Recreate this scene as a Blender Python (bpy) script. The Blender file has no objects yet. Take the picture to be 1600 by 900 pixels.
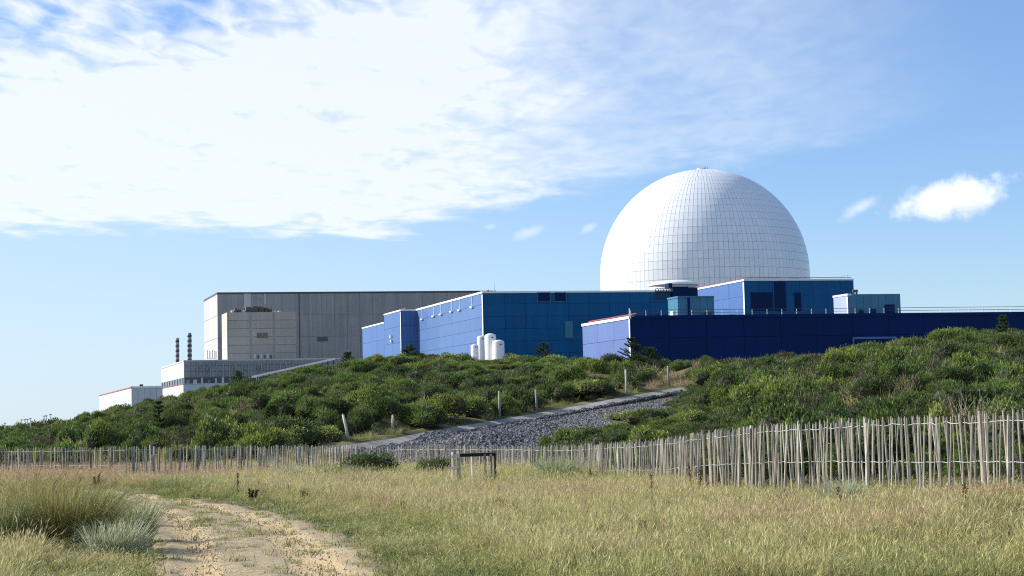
import bpy, math, random
import numpy as np
from mathutils import Vector, Matrix, noise as mnoise

# ------------------------------------------------------------------ camera
F_PX = 2600.0                      # focal length in pixels of a 1600 px wide frame
EYE = Vector((0.0, 0.0, 1.65))
YH0, ROLL = 645.0, 0.024           # horizon height at the frame centre, and its tilt
PITCH = math.atan((YH0 - 450.0) / F_PX)
_F = Vector((0, math.cos(PITCH), math.sin(PITCH)))
_r0 = Vector((1, 0, 0)); _u0 = Vector((0, -math.sin(PITCH), math.cos(PITCH)))
_ro = math.atan(ROLL)
_R = _r0 * math.cos(_ro) - _u0 * math.sin(_ro)
_U = _r0 * math.sin(_ro) + _u0 * math.cos(_ro)
scene = bpy.context.scene
C = scene.collection
cam_d = bpy.data.cameras.new('camera'); cam_d.sensor_width = 36.0
cam_d.lens = 36.0 * F_PX / 1600.0; cam_d.clip_start = 0.5; cam_d.clip_end = 12000
cam = bpy.data.objects.new('camera', cam_d); C.objects.link(cam)
m = Matrix.Identity(4)
for i in range(3):
    m[i][0], m[i][1], m[i][2], m[i][3] = _R[i], _U[i], -_F[i], EYE[i]
cam.matrix_world = m
scene.camera = cam

# ------------------------------------------------------------------ light
SUN_TO = Vector((-1.0, 0.30, 0.54)).normalized()      # towards the sun: left, a little behind the station
SUN_EL = math.asin(SUN_TO.z)
SUN_AZ = math.atan2(SUN_TO.x, SUN_TO.y)
sd = bpy.data.lights.new('sun', 'SUN'); sd.energy = 5.0; sd.angle = math.radians(0.53); sd.color = (1.0, 0.95, 0.87)
sun = bpy.data.objects.new('sun', sd); C.objects.link(sun); sun.location = (-60, 20, 80)
sun.rotation_euler = (-SUN_TO).to_track_quat('-Z', 'Y').to_euler()
EXPOSURE = 0.55
scene.view_settings.view_transform = 'Standard'; scene.view_settings.look = 'None'
scene.view_settings.exposure = EXPOSURE; scene.view_settings.gamma = 1.0
scene.view_settings.use_curve_mapping = False

class NT:
    """small node helper"""
    def __init__(s, tree): s.t = tree; s.n = tree.nodes; s.l = tree.links
    def node(s, typ, **kw):
        nd = s.n.new(typ)
        for k, v in kw.items(): setattr(nd, k, v)
        return nd
    def put(s, sock, v):
        if isinstance(v, bpy.types.NodeSocket): s.l.new(v, sock)
        else: sock.default_value = v
    def math(s, op, a, b=0.0, c=0.0, clamp=False):
        nd = s.node('ShaderNodeMath', operation=op, use_clamp=clamp)
        s.put(nd.inputs[0], a); s.put(nd.inputs[1], b); s.put(nd.inputs[2], c)
        return nd.outputs[0]
    def ss(s, x, a, b):
        nd = s.node('ShaderNodeMapRange', interpolation_type='SMOOTHSTEP')
        s.put(nd.inputs['Value'], x); s.put(nd.inputs['From Min'], a); s.put(nd.inputs['From Max'], b)
        return nd.outputs['Result']
    def lin(s, x, a, b, c, d):
        nd = s.node('ShaderNodeMapRange')
        for k, v in zip(('Value', 'From Min', 'From Max', 'To Min', 'To Max'), (x, a, b, c, d)): s.put(nd.inputs[k], v)
        return nd.outputs['Result']
    def noise(s, vec, scale, detail=4, rough=0.55, dist=0.0):
        nd = s.node('ShaderNodeTexNoise')
        if vec is not None: s.l.new(vec, nd.inputs['Vector'])
        nd.inputs['Scale'].default_value = scale; nd.inputs['Detail'].default_value = detail
        nd.inputs['Roughness'].default_value = rough; nd.inputs['Distortion'].default_value = dist
        return nd.outputs['Fac']
    def mix(s, fac, a, b, blend='MIX'):
        nd = s.node('ShaderNodeMix', data_type='RGBA', blend_type=blend)
        s.put(nd.inputs['Factor'], fac); s.put(nd.inputs['A'], a); s.put(nd.inputs['B'], b)
        for o in nd.outputs:
            if o.type == 'RGBA': return o
    def xyz(s, x, y, z):
        nd = s.node('ShaderNodeCombineXYZ'); s.put(nd.inputs[0], x); s.put(nd.inputs[1], y); s.put(nd.inputs[2], z)
        return nd.outputs[0]
def _mixput():  # RGBA mix sockets share names with other types; pick the colour ones
    def put_mix(self, fac, a, b, blend='MIX'):
        nd = self.node('ShaderNodeMix', data_type='RGBA', blend_type=blend)
        self.put(nd.inputs[0], fac); self.put(nd.inputs[6], a); self.put(nd.inputs[7], b)
        return nd.outputs[2]
    NT.mix = put_mix
_mixput()

def build_world():
    w = bpy.data.worlds.new('World'); scene.world = w; w.use_nodes = True
    w.node_tree.nodes.clear(); g = NT(w.node_tree)
    sky = g.node('ShaderNodeTexSky', sky_type='NISHITA'); sky.sun_disc = False
    sky.sun_elevation = SUN_EL; sky.sun_rotation = SUN_AZ
    sky.altitude = 0; sky.air_density = 1.0; sky.dust_density = 0.15; sky.ozone_density = 1.6
    tc = g.node('ShaderNodeTexCoord'); sep = g.node('ShaderNodeSeparateXYZ'); g.l.new(tc.outputs['Generated'], sep.inputs[0])
    x, y, z = sep.outputs
    hz = g.math('SQRT', g.math('ADD', g.math('MULTIPLY', x, x), g.math('MULTIPLY', y, y)))
    v = g.math('DIVIDE', z, hz)                                  # tangent of the elevation
    az = g.math('ARCTAN2', x, y)                                 # azimuth, 0 ahead
    zc = g.math('MAXIMUM', z, 0.03)
    P = g.xyz(g.math('DIVIDE', x, zc), g.math('DIVIDE', y, zc), 0.0)     # flat high cloud layer
    mp = g.node('ShaderNodeMapping'); g.l.new(P, mp.inputs[0]); mp.inputs['Rotation'].default_value = (0, 0, 0.25); mp.inputs['Scale'].default_value = (1.5, 0.8, 1)
    n_big = g.noise(mp.outputs[0], 0.55, 3, 0.5)
    n_mid = g.noise(mp.outputs[0], 1.9, 5, 0.6, 0.4)
    mp2 = g.node('ShaderNodeMapping'); g.l.new(P, mp2.inputs[0]); mp2.inputs['Rotation'].default_value = (0, 0, -0.5)
    mp2.inputs['Scale'].default_value = (1.7, 0.75, 1)
    n_rip = g.noise(mp2.outputs[0], 6.0, 3, 0.5, 0.5)
    # the sheet of thin high cloud: thick to the left, thinning to the right, ending in a long edge above the horizon
    edge = g.math('ADD', 0.1135, g.math('MULTIPLY', g.math('MAXIMUM', g.math('ADD', az, 0.08), 0.0), 0.15))
    vv = g.math('ADD', v, g.math('MULTIPLY', g.math('SUBTRACT', n_mid, 0.5), 0.035))
    vv = g.math('ADD', vv, g.math('MULTIPLY', g.math('SUBTRACT', n_big, 0.5), 0.03))
    low = g.ss(g.math('SUBTRACT', vv, edge), -0.006, 0.012)
    dens = g.math('MULTIPLY', g.ss(az, 0.30, 0.10), g.lin(g.math('ADD', az, g.math('MULTIPLY', g.math('SUBTRACT', n_big, 0.5), 0.16)), -0.07, 0.07, 1.5, 0.42))
    tex = g.math('ADD', g.math('MULTIPLY', g.ss(n_mid, 0.15, 0.85), 0.46), g.math('MULTIPLY', g.ss(n_rip, 0.18, 0.82), 0.46))
    hole = g.math('MULTIPLY', g.ss(g.math('ADD', v, g.math('MULTIPLY', az, -0.22)), 0.235, 0.31), 0.95)
    a = g.math('MULTIPLY', g.math('MULTIPLY', dens, low), g.math('ADD', 0.28, tex))
    a = g.math('SUBTRACT', a, g.math('MULTIPLY', hole, g.math('SUBTRACT', 1.25, tex)))
    a = g.math('MINIMUM', g.math('MAXIMUM', a, 0.0), 0.90)
    # low fair-weather cumulus: soft puffs with a billowy edge
    dv = g.xyz(az, v, 0.0)
    n_c = g.noise(dv, 70.0, 6, 0.62); n_c2 = g.noise(dv, 16.0, 3, 0.5)
    def puff(u0, v0, ru, rv, tilt, soft, amt):
        du = g.math('SUBTRACT', az, u0); dw = g.math('SUBTRACT', g.math('SUBTRACT', v, v0), g.math('MULTIPLY', du, tilt))
        e = g.math('SQRT', g.math('ADD', g.math('POWER', g.math('DIVIDE', du, ru), 2.0), g.math('POWER', g.math('DIVIDE', dw, rv), 2.0)))
        e = g.math('ADD', e, g.math('MULTIPLY', g.math('SUBTRACT', n_c, 0.5), -1.6))
        e = g.math('ADD', e, g.math('MULTIPLY', g.math('SUBTRACT', n_c2, 0.5), -0.9))
        return g.math('MULTIPLY', g.ss(e, 1.15, 1.15 - soft), amt)
    ps = [puff(0.262, 0.1195, 0.036, 0.0125, 0.16, 0.75, 1.0), puff(0.2085, 0.1165, 0.013, 0.005, 0.45, 1.25, 0.62),
          puff(0.012, 0.1085, 0.012, 0.004, 0.3, 1.0, 0.4), puff(0.047, 0.110, 0.006, 0.003, 0.4, 1.0, 0.35),
          puff(-0.012, 0.1125, 0.005, 0.002, 0.1, 1.0, 0.3), puff(0.62, 0.13, 0.05, 0.016, 0.1, 0.8, 0.9), puff(-0.7, 0.09, 0.06, 0.014, 0.0, 0.8, 0.8),
          puff(1.2, 0.12, 0.08, 0.02, 0.1, 0.8, 0.9)]
    cu = ps[0]
    for p in ps[1:]: cu = g.math('MAXIMUM', cu, p)
    # thin milky veil close to the horizon
    veil = g.math('ADD', g.math('MULTIPLY', g.ss(g.math('ADD', v, g.math('MULTIPLY', az, 0.25)), 0.20, -0.06), 0.62), 0.09)
    blue = g.mix(1.0, sky.outputs[0], (0.72, 0.91, 1.22, 1), 'MULTIPLY')       # cooler white balance
    blue = g.mix(veil, blue, (4.7, 5.7, 6.9, 1))
    sep_c = g.mix(a, blue, (6.75, 7.2, 7.7, 1))
    lit = g.mix(g.ss(g.math('ADD', n_c2, g.math('MULTIPLY', n_c, 0.5)), 0.5, 1.0), (8.0, 8.3, 8.8, 1), (6.6, 7.1, 8.1, 1))
    col = g.mix(cu, sep_c, lit)
    bg = g.node('ShaderNodeBackground'); g.l.new(col, bg.inputs[0]); bg.inputs[1].default_value = 0.096
    out = g.node('ShaderNodeOutputWorld'); g.l.new(bg.outputs[0], out.inputs[0])
build_world()
scene.cycles.max_bounces = 4; scene.cycles.transparent_max_bounces = 4
scene.cycles.use_denoising = False; scene.cycles.filter_width = 1.15

# ------------------------------------------------------------------ helpers
rng = np.random.default_rng(7); random.seed(7)
def P(px, py, Y):
    d = _F + _R * ((px - 800.0) / F_PX) + _U * ((450.0 - py) / F_PX)
    return EYE + d * (Y / d.y)
def proj(p):
    q = Vector(p) - EYE; w = q.dot(_F)
    return 800.0 + F_PX * q.dot(_R) / w, 450.0 - F_PX * q.dot(_U) / w
def yh(px): return YH0 - ROLL * (px - 800.0)

def tag(o, label=None, cat=None, group=None, kind=None):
    if label: o['label'] = label
    if cat: o['category'] = cat
    if group: o['group'] = group
    if kind: o['kind'] = kind
    return o
def empty(name, loc, label=None, cat=None, group=None):
    o = bpy.data.objects.new(name, None); C.objects.link(o); o.location = loc; o.empty_display_size = 0.3
    return tag(o, label, cat, group)
def link(name, mesh, parent=None, loc=None, rot=None, scale=None):
    """loc is in world space; parents are only ever translated"""
    o = bpy.data.objects.new(name, mesh); C.objects.link(o)
    base = Vector((0, 0, 0)); p = parent
    while p is not None: base = base + p.location; p = p.parent
    o.parent = parent
    o.location = (Vector(loc) - base) if loc is not None else -base
    if rot is not None: o.rotation_euler = rot
    if scale is not None: o.scale = scale
    return o

class MB:
    """collects faces in world coordinates and links them as ONE mesh"""
    def __init__(s): s.v = []; s.f = []; s.mi = []; s.cur = 0
    def add(s, vs, fs):
        b = len(s.v); s.v += [tuple(x) for x in vs]; s.f += [tuple(i + b for i in f) for f in fs]; s.mi += [s.cur] * len(fs)
    def prism(s, pts, z0, z1):
        n = len(pts); vs = [(p[0], p[1], z0) for p in pts] + [(p[0], p[1], z1) for p in pts]
        fs = [(i, (i + 1) % n, n + (i + 1) % n, n + i) for i in range(n)] + [tuple(range(n - 1, -1, -1)), tuple(range(n, 2 * n))]
        s.add(vs, fs)
    def obox(s, o, a, b, c):
        """box from corner o with edge vectors a, b, c"""
        o, a, b, c = Vector(o), Vector(a), Vector(b), Vector(c)
        if a.cross(b).dot(c) < 0: o = o + a; a = -a
        vs = [o, o + a, o + a + b, o + b, o + c, o + a + c, o + a + b + c, o + b + c]
        s.add(vs, [(3, 2, 1, 0), (4, 5, 6, 7), (0, 1, 5, 4), (1, 2, 6, 5), (2, 3, 7, 6), (3, 0, 4, 7)])
    def tube(s, pts, radii, n=8, cap=True):
        pts = [Vector(p) for p in pts]
        if not isinstance(radii, (list, tuple)): radii = [radii] * len(pts)
        vs = []; fs = []; prev = None
        for i, p in enumerate(pts):
            t = (pts[min(i + 1, len(pts) - 1)] - pts[max(i - 1, 0)]).normalized()
            if prev is None:
                ref = Vector((1, 0, 0)) if abs(t.x) < 0.8 else Vector((0, 1, 0)); e = t.cross(ref).normalized()
            else: e = (prev - t * prev.dot(t)).normalized()
            prev = e; h = t.cross(e)
            for k in range(n):
                an = 2 * math.pi * k / n; vs.append(p + (e * math.cos(an) + h * math.sin(an)) * radii[i])
        for i in range(len(pts) - 1):
            for k in range(n):
                a, b = i * n + k, i * n + (k + 1) % n; fs.append((a, b, b + n, a + n))
        if cap: fs.append(tuple(range(n - 1, -1, -1))); fs.append(tuple((len(pts) - 1) * n + k for k in range(n)))
        s.add(vs, fs)
    def lathe(s, c, prof, n=24):
        """prof: (radius, z) from bottom to top, about the vertical through c"""
        vs = []; fs = []
        for r, z in prof:
            for k in range(n):
                an = 2 * math.pi * k / n; vs.append((c[0] + r * math.cos(an), c[1] + r * math.sin(an), z))
        for i in range(len(prof) - 1):
            for k in range(n):
                a, b = i * n + k, i * n + (k + 1) % n; fs.append((a, b, b + n, a + n))
        fs.append(tuple(range(n - 1, -1, -1))); fs.append(tuple((len(prof) - 1) * n + k for k in range(n)))
        s.add(vs, fs)
    def mesh(s, name, mats, org=(0, 0, 0), smooth=False):
        me = bpy.data.meshes.new(name); o = Vector(org)
        me.from_pydata([tuple(Vector(v) - o) for v in s.v], [], s.f)
        for mt in (mats if isinstance(mats, (list, tuple)) else [mats]): me.materials.append(mt)
        if any(s.mi): me.polygons.foreach_set('material_index', s.mi)
        if smooth: me.polygons.foreach_set('use_smooth', [True] * len(me.polygons))
        me.update(); return me
    def build(s, name, mats, parent=None, smooth=False):
        base = Vector((0, 0, 0)); p = parent
        while p is not None: base = base + p.location; p = p.parent
        o = bpy.data.objects.new(name, s.mesh(name, mats, base, smooth)); C.objects.link(o); o.parent = parent
        return o

# ------------------------------------------------------------------ materials
def new_mat(name):
    mt = bpy.data.materials.new(name); mt.use_nodes = True; mt.node_tree.nodes.clear()
    g = NT(mt.node_tree); b = g.node('ShaderNodeBsdfPrincipled'); o = g.node('ShaderNodeOutputMaterial')
    g.l.new(b.outputs[0], o.inputs[0]); return mt, g, b
def paint(name, col, rough=0.45, var=0.12, streak=0.12, spec=0.5, noise_scale=0.25, metal=0.0, streak_scale=1.0):
    """painted metal or concrete: small differences from piece to piece, faint rain streaks, blotches"""
    mt, g, b = new_mat(name)
    geo = g.node('ShaderNodeNewGeometry'); oi = g.node('ShaderNodeObjectInfo')
    mp = g.node('ShaderNodeMapping'); g.l.new(geo.outputs['Position'], mp.inputs[0])
    mp.inputs['Scale'].default_value = (1.3 * streak_scale, 1.3 * streak_scale, 0.05)
    st = g.noise(mp.outputs[0], 1.0, 5, 0.65); bl = g.noise(geo.outputs['Position'], noise_scale, 5, 0.6)
    k = g.math('ADD', 1.0, g.math('MULTIPLY', g.math('SUBTRACT', oi.outputs['Random'], 0.5), var * 2))
    k = g.math('ADD', k, g.math('MULTIPLY', g.math('SUBTRACT', st, 0.5), streak * 4))
    k = g.math('ADD', k, g.math('MULTIPLY', g.math('SUBTRACT', bl, 0.5), streak * 2))
    c = g.node('ShaderNodeVectorMath', operation='SCALE'); c.inputs[0].default_value = col[:3]; g.l.new(k, c.inputs['Scale'])
    g.l.new(c.outputs[0], b.inputs['Base Color'])
    b.inputs['Roughness'].default_value = rough; b.inputs['Metallic'].default_value = metal
    b.inputs['Specular IOR Level'].default_value = spec
    return mt
M = {}
M['main_blue_shade'] = paint('main_blue_shade_cladding', (0.001, 0.088, 0.235), 0.5, 0.08, 0.12, 0.2)  # blue of the fronts, darkened to carry their shade
M['hall_end_lit'] = paint('hall_end_lit_blue', (0.058, 0.140, 0.335), 0.45, 0.05, 0.09)  # same hall's end wall, sunlight put into a lighter blue
M['navy'] = paint('navy_shade_cladding', (0.001, 0.016, 0.098), 0.55, 0.08, 0.13, 0.12)  # low hall's front, its shade put into the colour
M['end_blue_lit'] = paint('end_wall_lit_blue', (0.085, 0.140, 0.350), 0.45, 0.05, 0.09)  # low hall's end wall, lightened in colour for the sun on it
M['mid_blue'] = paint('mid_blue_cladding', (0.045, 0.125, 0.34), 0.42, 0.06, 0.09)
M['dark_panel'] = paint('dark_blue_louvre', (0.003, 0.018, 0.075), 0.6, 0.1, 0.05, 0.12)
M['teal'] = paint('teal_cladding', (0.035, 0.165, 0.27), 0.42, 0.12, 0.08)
M['white_trim'] = paint('white_trim', (0.78, 0.79, 0.80), 0.4, 0.04, 0.04)
M['red_trim'] = paint('red_rail', (0.30, 0.06, 0.05), 0.5, 0.1, 0.05)
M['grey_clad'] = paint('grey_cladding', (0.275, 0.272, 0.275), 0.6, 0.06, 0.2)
M['grey_dark'] = paint('dark_grey_metal', (0.05, 0.055, 0.06), 0.6, 0.1, 0.1)
M['concrete'] = paint('beige_concrete', (0.37, 0.35, 0.305), 0.85, 0.07, 0.12, 0.2)
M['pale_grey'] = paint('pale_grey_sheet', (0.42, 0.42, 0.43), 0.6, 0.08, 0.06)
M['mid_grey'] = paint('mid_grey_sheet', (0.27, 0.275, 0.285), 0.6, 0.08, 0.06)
M['white_wall'] = paint('white_wall', (0.52, 0.54, 0.58), 0.6, 0.04, 0.05)
M['tank'] = paint('tank_white', (0.80, 0.80, 0.79), 0.35, 0.02, 0.02)
M['dome'] = paint('dome_white_panel', (0.80, 0.825, 0.86), 0.28, 0.035, 0.012, 0.5, 0.06)
M['joint'] = paint('dome_joint', (0.64, 0.68, 0.73), 0.6, 0, 0.02)
M['glass'] = paint('dark_window', (0.015, 0.03, 0.06), 0.12, 0.1, 0.0)
M['brown_board'] = paint('brown_shutter', (0.20, 0.13, 0.08), 0.7, 0.25, 0.1)
M['rust'] = paint('rusty_dark_metal', (0.10, 0.08, 0.07), 0.8, 0.2, 0.3)

def wood(name, col, dark, scale=1.0):
    mt, g, b = new_mat(name)
    tc = g.node('ShaderNodeTexCoord'); oi = g.node('ShaderNodeObjectInfo')
    off = g.node('ShaderNodeVectorMath', operation='ADD'); g.l.new(tc.outputs['Object'], off.inputs[0])
    g.l.new(g.xyz(g.math('MULTIPLY', oi.outputs['Random'], 37.0), 0.0, g.math('MULTIPLY', oi.outputs['Random'], 11.0)), off.inputs[1])
    mp = g.node('ShaderNodeMapping'); g.l.new(off.outputs[0], mp.inputs[0]); mp.inputs['Scale'].default_value = (40 * scale, 40 * scale, 3.0)
    n = g.noise(mp.outputs[0], 1.0, 4, 0.6); n2 = g.noise(off.outputs[0], 2.5, 3, 0.6)
    f = g.ss(g.math('ADD', g.math('MULTIPLY', n, 0.6), g.math('MULTIPLY', n2, 0.5)), 0.35, 0.75)
    c = g.mix(f, dark + (1,), col + (1,))
    k = g.lin(oi.outputs['Random'], 0, 1, 0.42, 1.18)
    c = g.mix(1.0, c, g.xyz(k, k, g.math('MULTIPLY', k, 0.98)), 'MULTIPLY')
    g.l.new(c, b.inputs['Base Color']); b.inputs['Roughness'].default_value = 0.8; b.inputs['Specular IOR Level'].default_value = 0.25
    return mt
M['picket'] = wood('weathered_paling', (0.55, 0.515, 0.45), (0.27, 0.235, 0.19))
M['timber'] = wood('pale_timber', (0.78, 0.73, 0.64), (0.30, 0.25, 0.19))
M['dark_timber'] = wood('dark_timber', (0.05, 0.042, 0.036), (0.025, 0.02, 0.018))
M['wire'] = paint('galvanised_wire', (0.62, 0.62, 0.62), 0.45, 0, 0, 0.5, 0.2, 0.4)
M['post'] = wood('pale_grey_post', (0.60, 0.58, 0.53), (0.40, 0.37, 0.32))

def leafy(name, cols, use_inst=True, trans=0.25, rough=0.55, height=None, spec=0.3, lo=0.72, hi=1.28):
    """foliage: colour runs over cols by a per-plant 'tint' and a per-leaf 'shade' attribute"""
    mt = bpy.data.materials.new(name); mt.use_nodes = True; mt.node_tree.nodes.clear(); g = NT(mt.node_tree)
    out = g.node('ShaderNodeOutputMaterial'); b = g.node('ShaderNodeBsdfPrincipled')
    at = g.node('ShaderNodeAttribute', attribute_type='INSTANCER' if use_inst else 'OBJECT', attribute_name='tint' if use_inst else '["tint"]')
    lf = g.node('ShaderNodeAttribute', attribute_type='GEOMETRY', attribute_name='shade')
    rp = g.node('ShaderNodeValToRGB'); cr = rp.color_ramp
    while len(cr.elements) > 1: cr.elements.remove(cr.elements[-1])
    for i, (pos, c) in enumerate(cols):
        e = cr.elements[0] if i == 0 else cr.elements.new(pos)
        e.position = pos; e.color = c + (1,)
    f = g.math('ADD', at.outputs['Fac'], g.math('MULTIPLY', g.math('SUBTRACT', lf.outputs['Fac'], 0.5), 0.36))
    g.l.new(f, rp.inputs[0])
    k = g.lin(lf.outputs['Fac'], 0, 1, lo, hi)
    c = g.mix(1.0, rp.outputs[0], g.xyz(k, k, k), 'MULTIPLY')
    g.l.new(c, b.inputs['Base Color']); b.inputs['Roughness'].default_value = rough; b.inputs['Specular IOR Level'].default_value = spec
    tr = g.node('ShaderNodeBsdfTranslucent'); g.l.new(c, tr.inputs[0])
    mx = g.node('ShaderNodeMixShader'); mx.inputs[0].default_value = trans
    g.l.new(b.outputs[0], mx.inputs[1]); g.l.new(tr.outputs[0], mx.inputs[2]); g.l.new(mx.outputs[0], out.inputs[0])
    return mt
GORSE = [(0.0, (0.160, 0.130, 0.075)), (0.16, (0.115, 0.110, 0.050)), (0.28, (0.066, 0.092, 0.032)), (0.55, (0.100, 0.148, 0.040)),
         (0.78, (0.155, 0.222, 0.048)), (1.0, (0.250, 0.290, 0.064))]
M['gorse'] = leafy('gorse_sprigs', GORSE, lo=0.35, hi=1.65)
M['gorse_one'] = leafy('bush_leaves', GORSE, False, lo=0.45, hi=1.55)
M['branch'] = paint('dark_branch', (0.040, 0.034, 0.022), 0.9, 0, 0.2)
GRASS = [(0.0, (0.070, 0.115, 0.030)), (0.22, (0.165, 0.205, 0.060)), (0.45, (0.310, 0.320, 0.115)), (0.7, (0.470, 0.430, 0.190)), (0.88, (0.46, 0.38, 0.22)), (1.0, (0.36, 0.24, 0.16))]
M['grass'] = leafy('meadow_blades', GRASS, True, 0.35, 0.6, spec=0.2, lo=0.5, hi=1.5)
M['tuft'] = leafy('tuft_blades', [(0.0, (0.22, 0.13, 0.035)), (0.25, (0.33, 0.25, 0.09)), (0.5, (0.24, 0.26, 0.09)), (0.75, (0.27, 0.32, 0.16)), (1.0, (0.46, 0.48, 0.33))], False, 0.42, 0.5)
M['pine'] = leafy('pine_needles', [(0.0, (0.03, 0.055, 0.018)), (0.5, (0.055, 0.10, 0.026)), (1.0, (0.10, 0.15, 0.035))], False, 0.2)
M['dock'] = leafy('dock_seed', [(0.0, (0.035, 0.02, 0.014)), (0.5, (0.17, 0.075, 0.035)), (1.0, (0.27, 0.14, 0.06))], False, 0.1)

# ------------------------------------------------------------------ terrain
def sst(x, a, b):
    t = np.clip((np.asarray(x, float) - a) / (b - a), 0, 1); return t * t * (3 - 2 * t)
U_K = np.array([-400, 0, 100, 200, 300, 400, 500, 600, 700, 800, 900, 1000, 1100, 1200, 1300, 1400, 1500, 1600, 1700, 2100.])
TOE = np.interp
TOE_K = np.array([84, 80, 78, 76, 76, 76, 77, 76, 72, 67, 58, 46.5, 40.5, 35.5, 32, 29.6, 27.6, 26, 25, 25.])
CRE_K = np.array([230, 215, 198, 180, 165, 152, 150, 150, 150, 148, 142, 132, 122, 112, 104, 98, 94, 92, 92, 92.])
TOPPY = np.array([676, 674, 657, 633, 609, 587, 566, 557, 550, 550, 550, 551, 554, 549, 542, 522, 504, 508, 515, 525.])
CRE_Z = EYE.z + (YH0 - ROLL * (U_K - 800) - TOPPY) * CRE_K / F_PX - 1.05
# the gravel ramp climbing the bank: frame position of its middle and distance
RAMP = np.array([(330, 742, 71), (400, 729, 75), (470, 714, 78), (540, 701, 81), (613, 690, 85), (680, 676.5, 90), (740, 666.5, 94), (782, 659.5, 97), (840, 649, 101), (900, 638, 105), (965, 625.5, 109.5), (1040, 612, 115), (1100, 603, 119), (1160, 595, 123)], float)
RAMP_Z = EYE.z + (YH0 - ROLL * (RAMP[:, 0] - 800) - RAMP[:, 1]) * RAMP[:, 2] / F_PX
def base_z(X, Y):
    return -0.009 * (np.clip(Y, 5, 75) - 17) + 0.40 * sst(X, 3.0, 7.6) * sst(Y, 12, 22)
def _n2(X, Y, s, seed=0.0):
    """cheap smooth noise from sines, for numpy arrays"""
    a = np.sin(X * s * 1.3 + Y * s * 0.7 + seed) + np.sin(-X * s * 0.6 + Y * s * 1.7 + 2.1 + seed * 1.7) + np.sin(X * s * 2.3 - Y * s * 1.1 + 4.0 + seed * 0.6) * 0.6
    return a / 2.6
def tz(X, Y, detail=True):
    X = np.asarray(X, float); Y = np.asarray(Y, float)
    u = 800 + F_PX * X / np.maximum(Y, 1.0)
    b = base_z(X, Y)
    toe = np.interp(u, U_K, TOE_K); cre = np.interp(u, U_K, CRE_K); zc = np.interp(u, U_K, CRE_Z)
    b_toe = base_z(X * 0 + X, toe)
    # plain bank
    t = np.clip((Y - toe) / (cre - toe), 0, 1)
    zb = b + (zc - b_toe) * (0.55 * t + 0.45 * t * t * (3 - 2 * t))
    # bank with the ramp
    ry = np.interp(u, RAMP[:, 0], RAMP[:, 2]); rz = np.interp(u, RAMP[:, 0], RAMP_Z)
    f0 = ry - 1.9; f1 = ry + 1.9
    s0 = np.clip((Y - toe) / np.maximum(f0 - toe, 1.0), 0, 1)
    za = np.where(Y < f0, b + (rz - 0.30 - b_toe) * s0,
         np.where(Y < f1, rz - 0.30 + 0.60 * (Y - f0) / 3.8, rz + 0.30 + (zc - rz - 0.30) * sst(Y, 0, 1) * 0 + (zc - rz - 0.30) * np.clip((Y - f1) / np.maximum(cre - f1, 1), 0, 1) ** 0.9))
    za = np.where(Y < toe, b, za)
    wr = sst(u, 330, 420) * (1 - sst(u, 1085, 1160))
    z = zb * (1 - wr) + za * wr
    # behind the crest the land drops to the level of the site and runs on flat
    z = np.where(Y > cre, zc + (-1.2 - zc) * sst(Y - cre, 4, 50), z)
    if detail:
        bank = sst(Y, toe + 2, toe + 10) * (1 - sst(Y, cre + 5, cre + 40)) * (1 - wr * (np.abs(Y - ry) < 3.0)) * (1 - 0.85 * sst(u, 820, 880) * (1 - sst(u, 1080, 1180)) * (Y < ry) * (Y > ry - 45))
        z = z + bank * (0.42 * _n2(X, Y, 0.5) + 0.36 * _n2(X, Y, 0.21, 8.0)) + 0.05 * _n2(X, Y, 0.9, 3.0) * (1 - sst(Y, 60, 80))
    return z
def tzf(X, Y): return float(tz(np.array([X]), np.array([Y]))[0])
def on_ground(px, py, y0=15.0, y1=130.0):
    """first distance at which the view ray through this point meets the land"""
    ys = np.linspace(y0, y1, 1400)
    d = _F + _R * ((px - 800.0) / F_PX) + _U * ((450.0 - py) / F_PX)
    X = d.x / d.y * ys; Z = EYE.z + d.z / d.y * ys
    hit = np.nonzero(Z <= tz(X, ys, False))[0]
    k = hit[0] if len(hit) else len(ys) - 1
    return Vector((X[k], ys[k], tzf(X[k], ys[k])))

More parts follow.
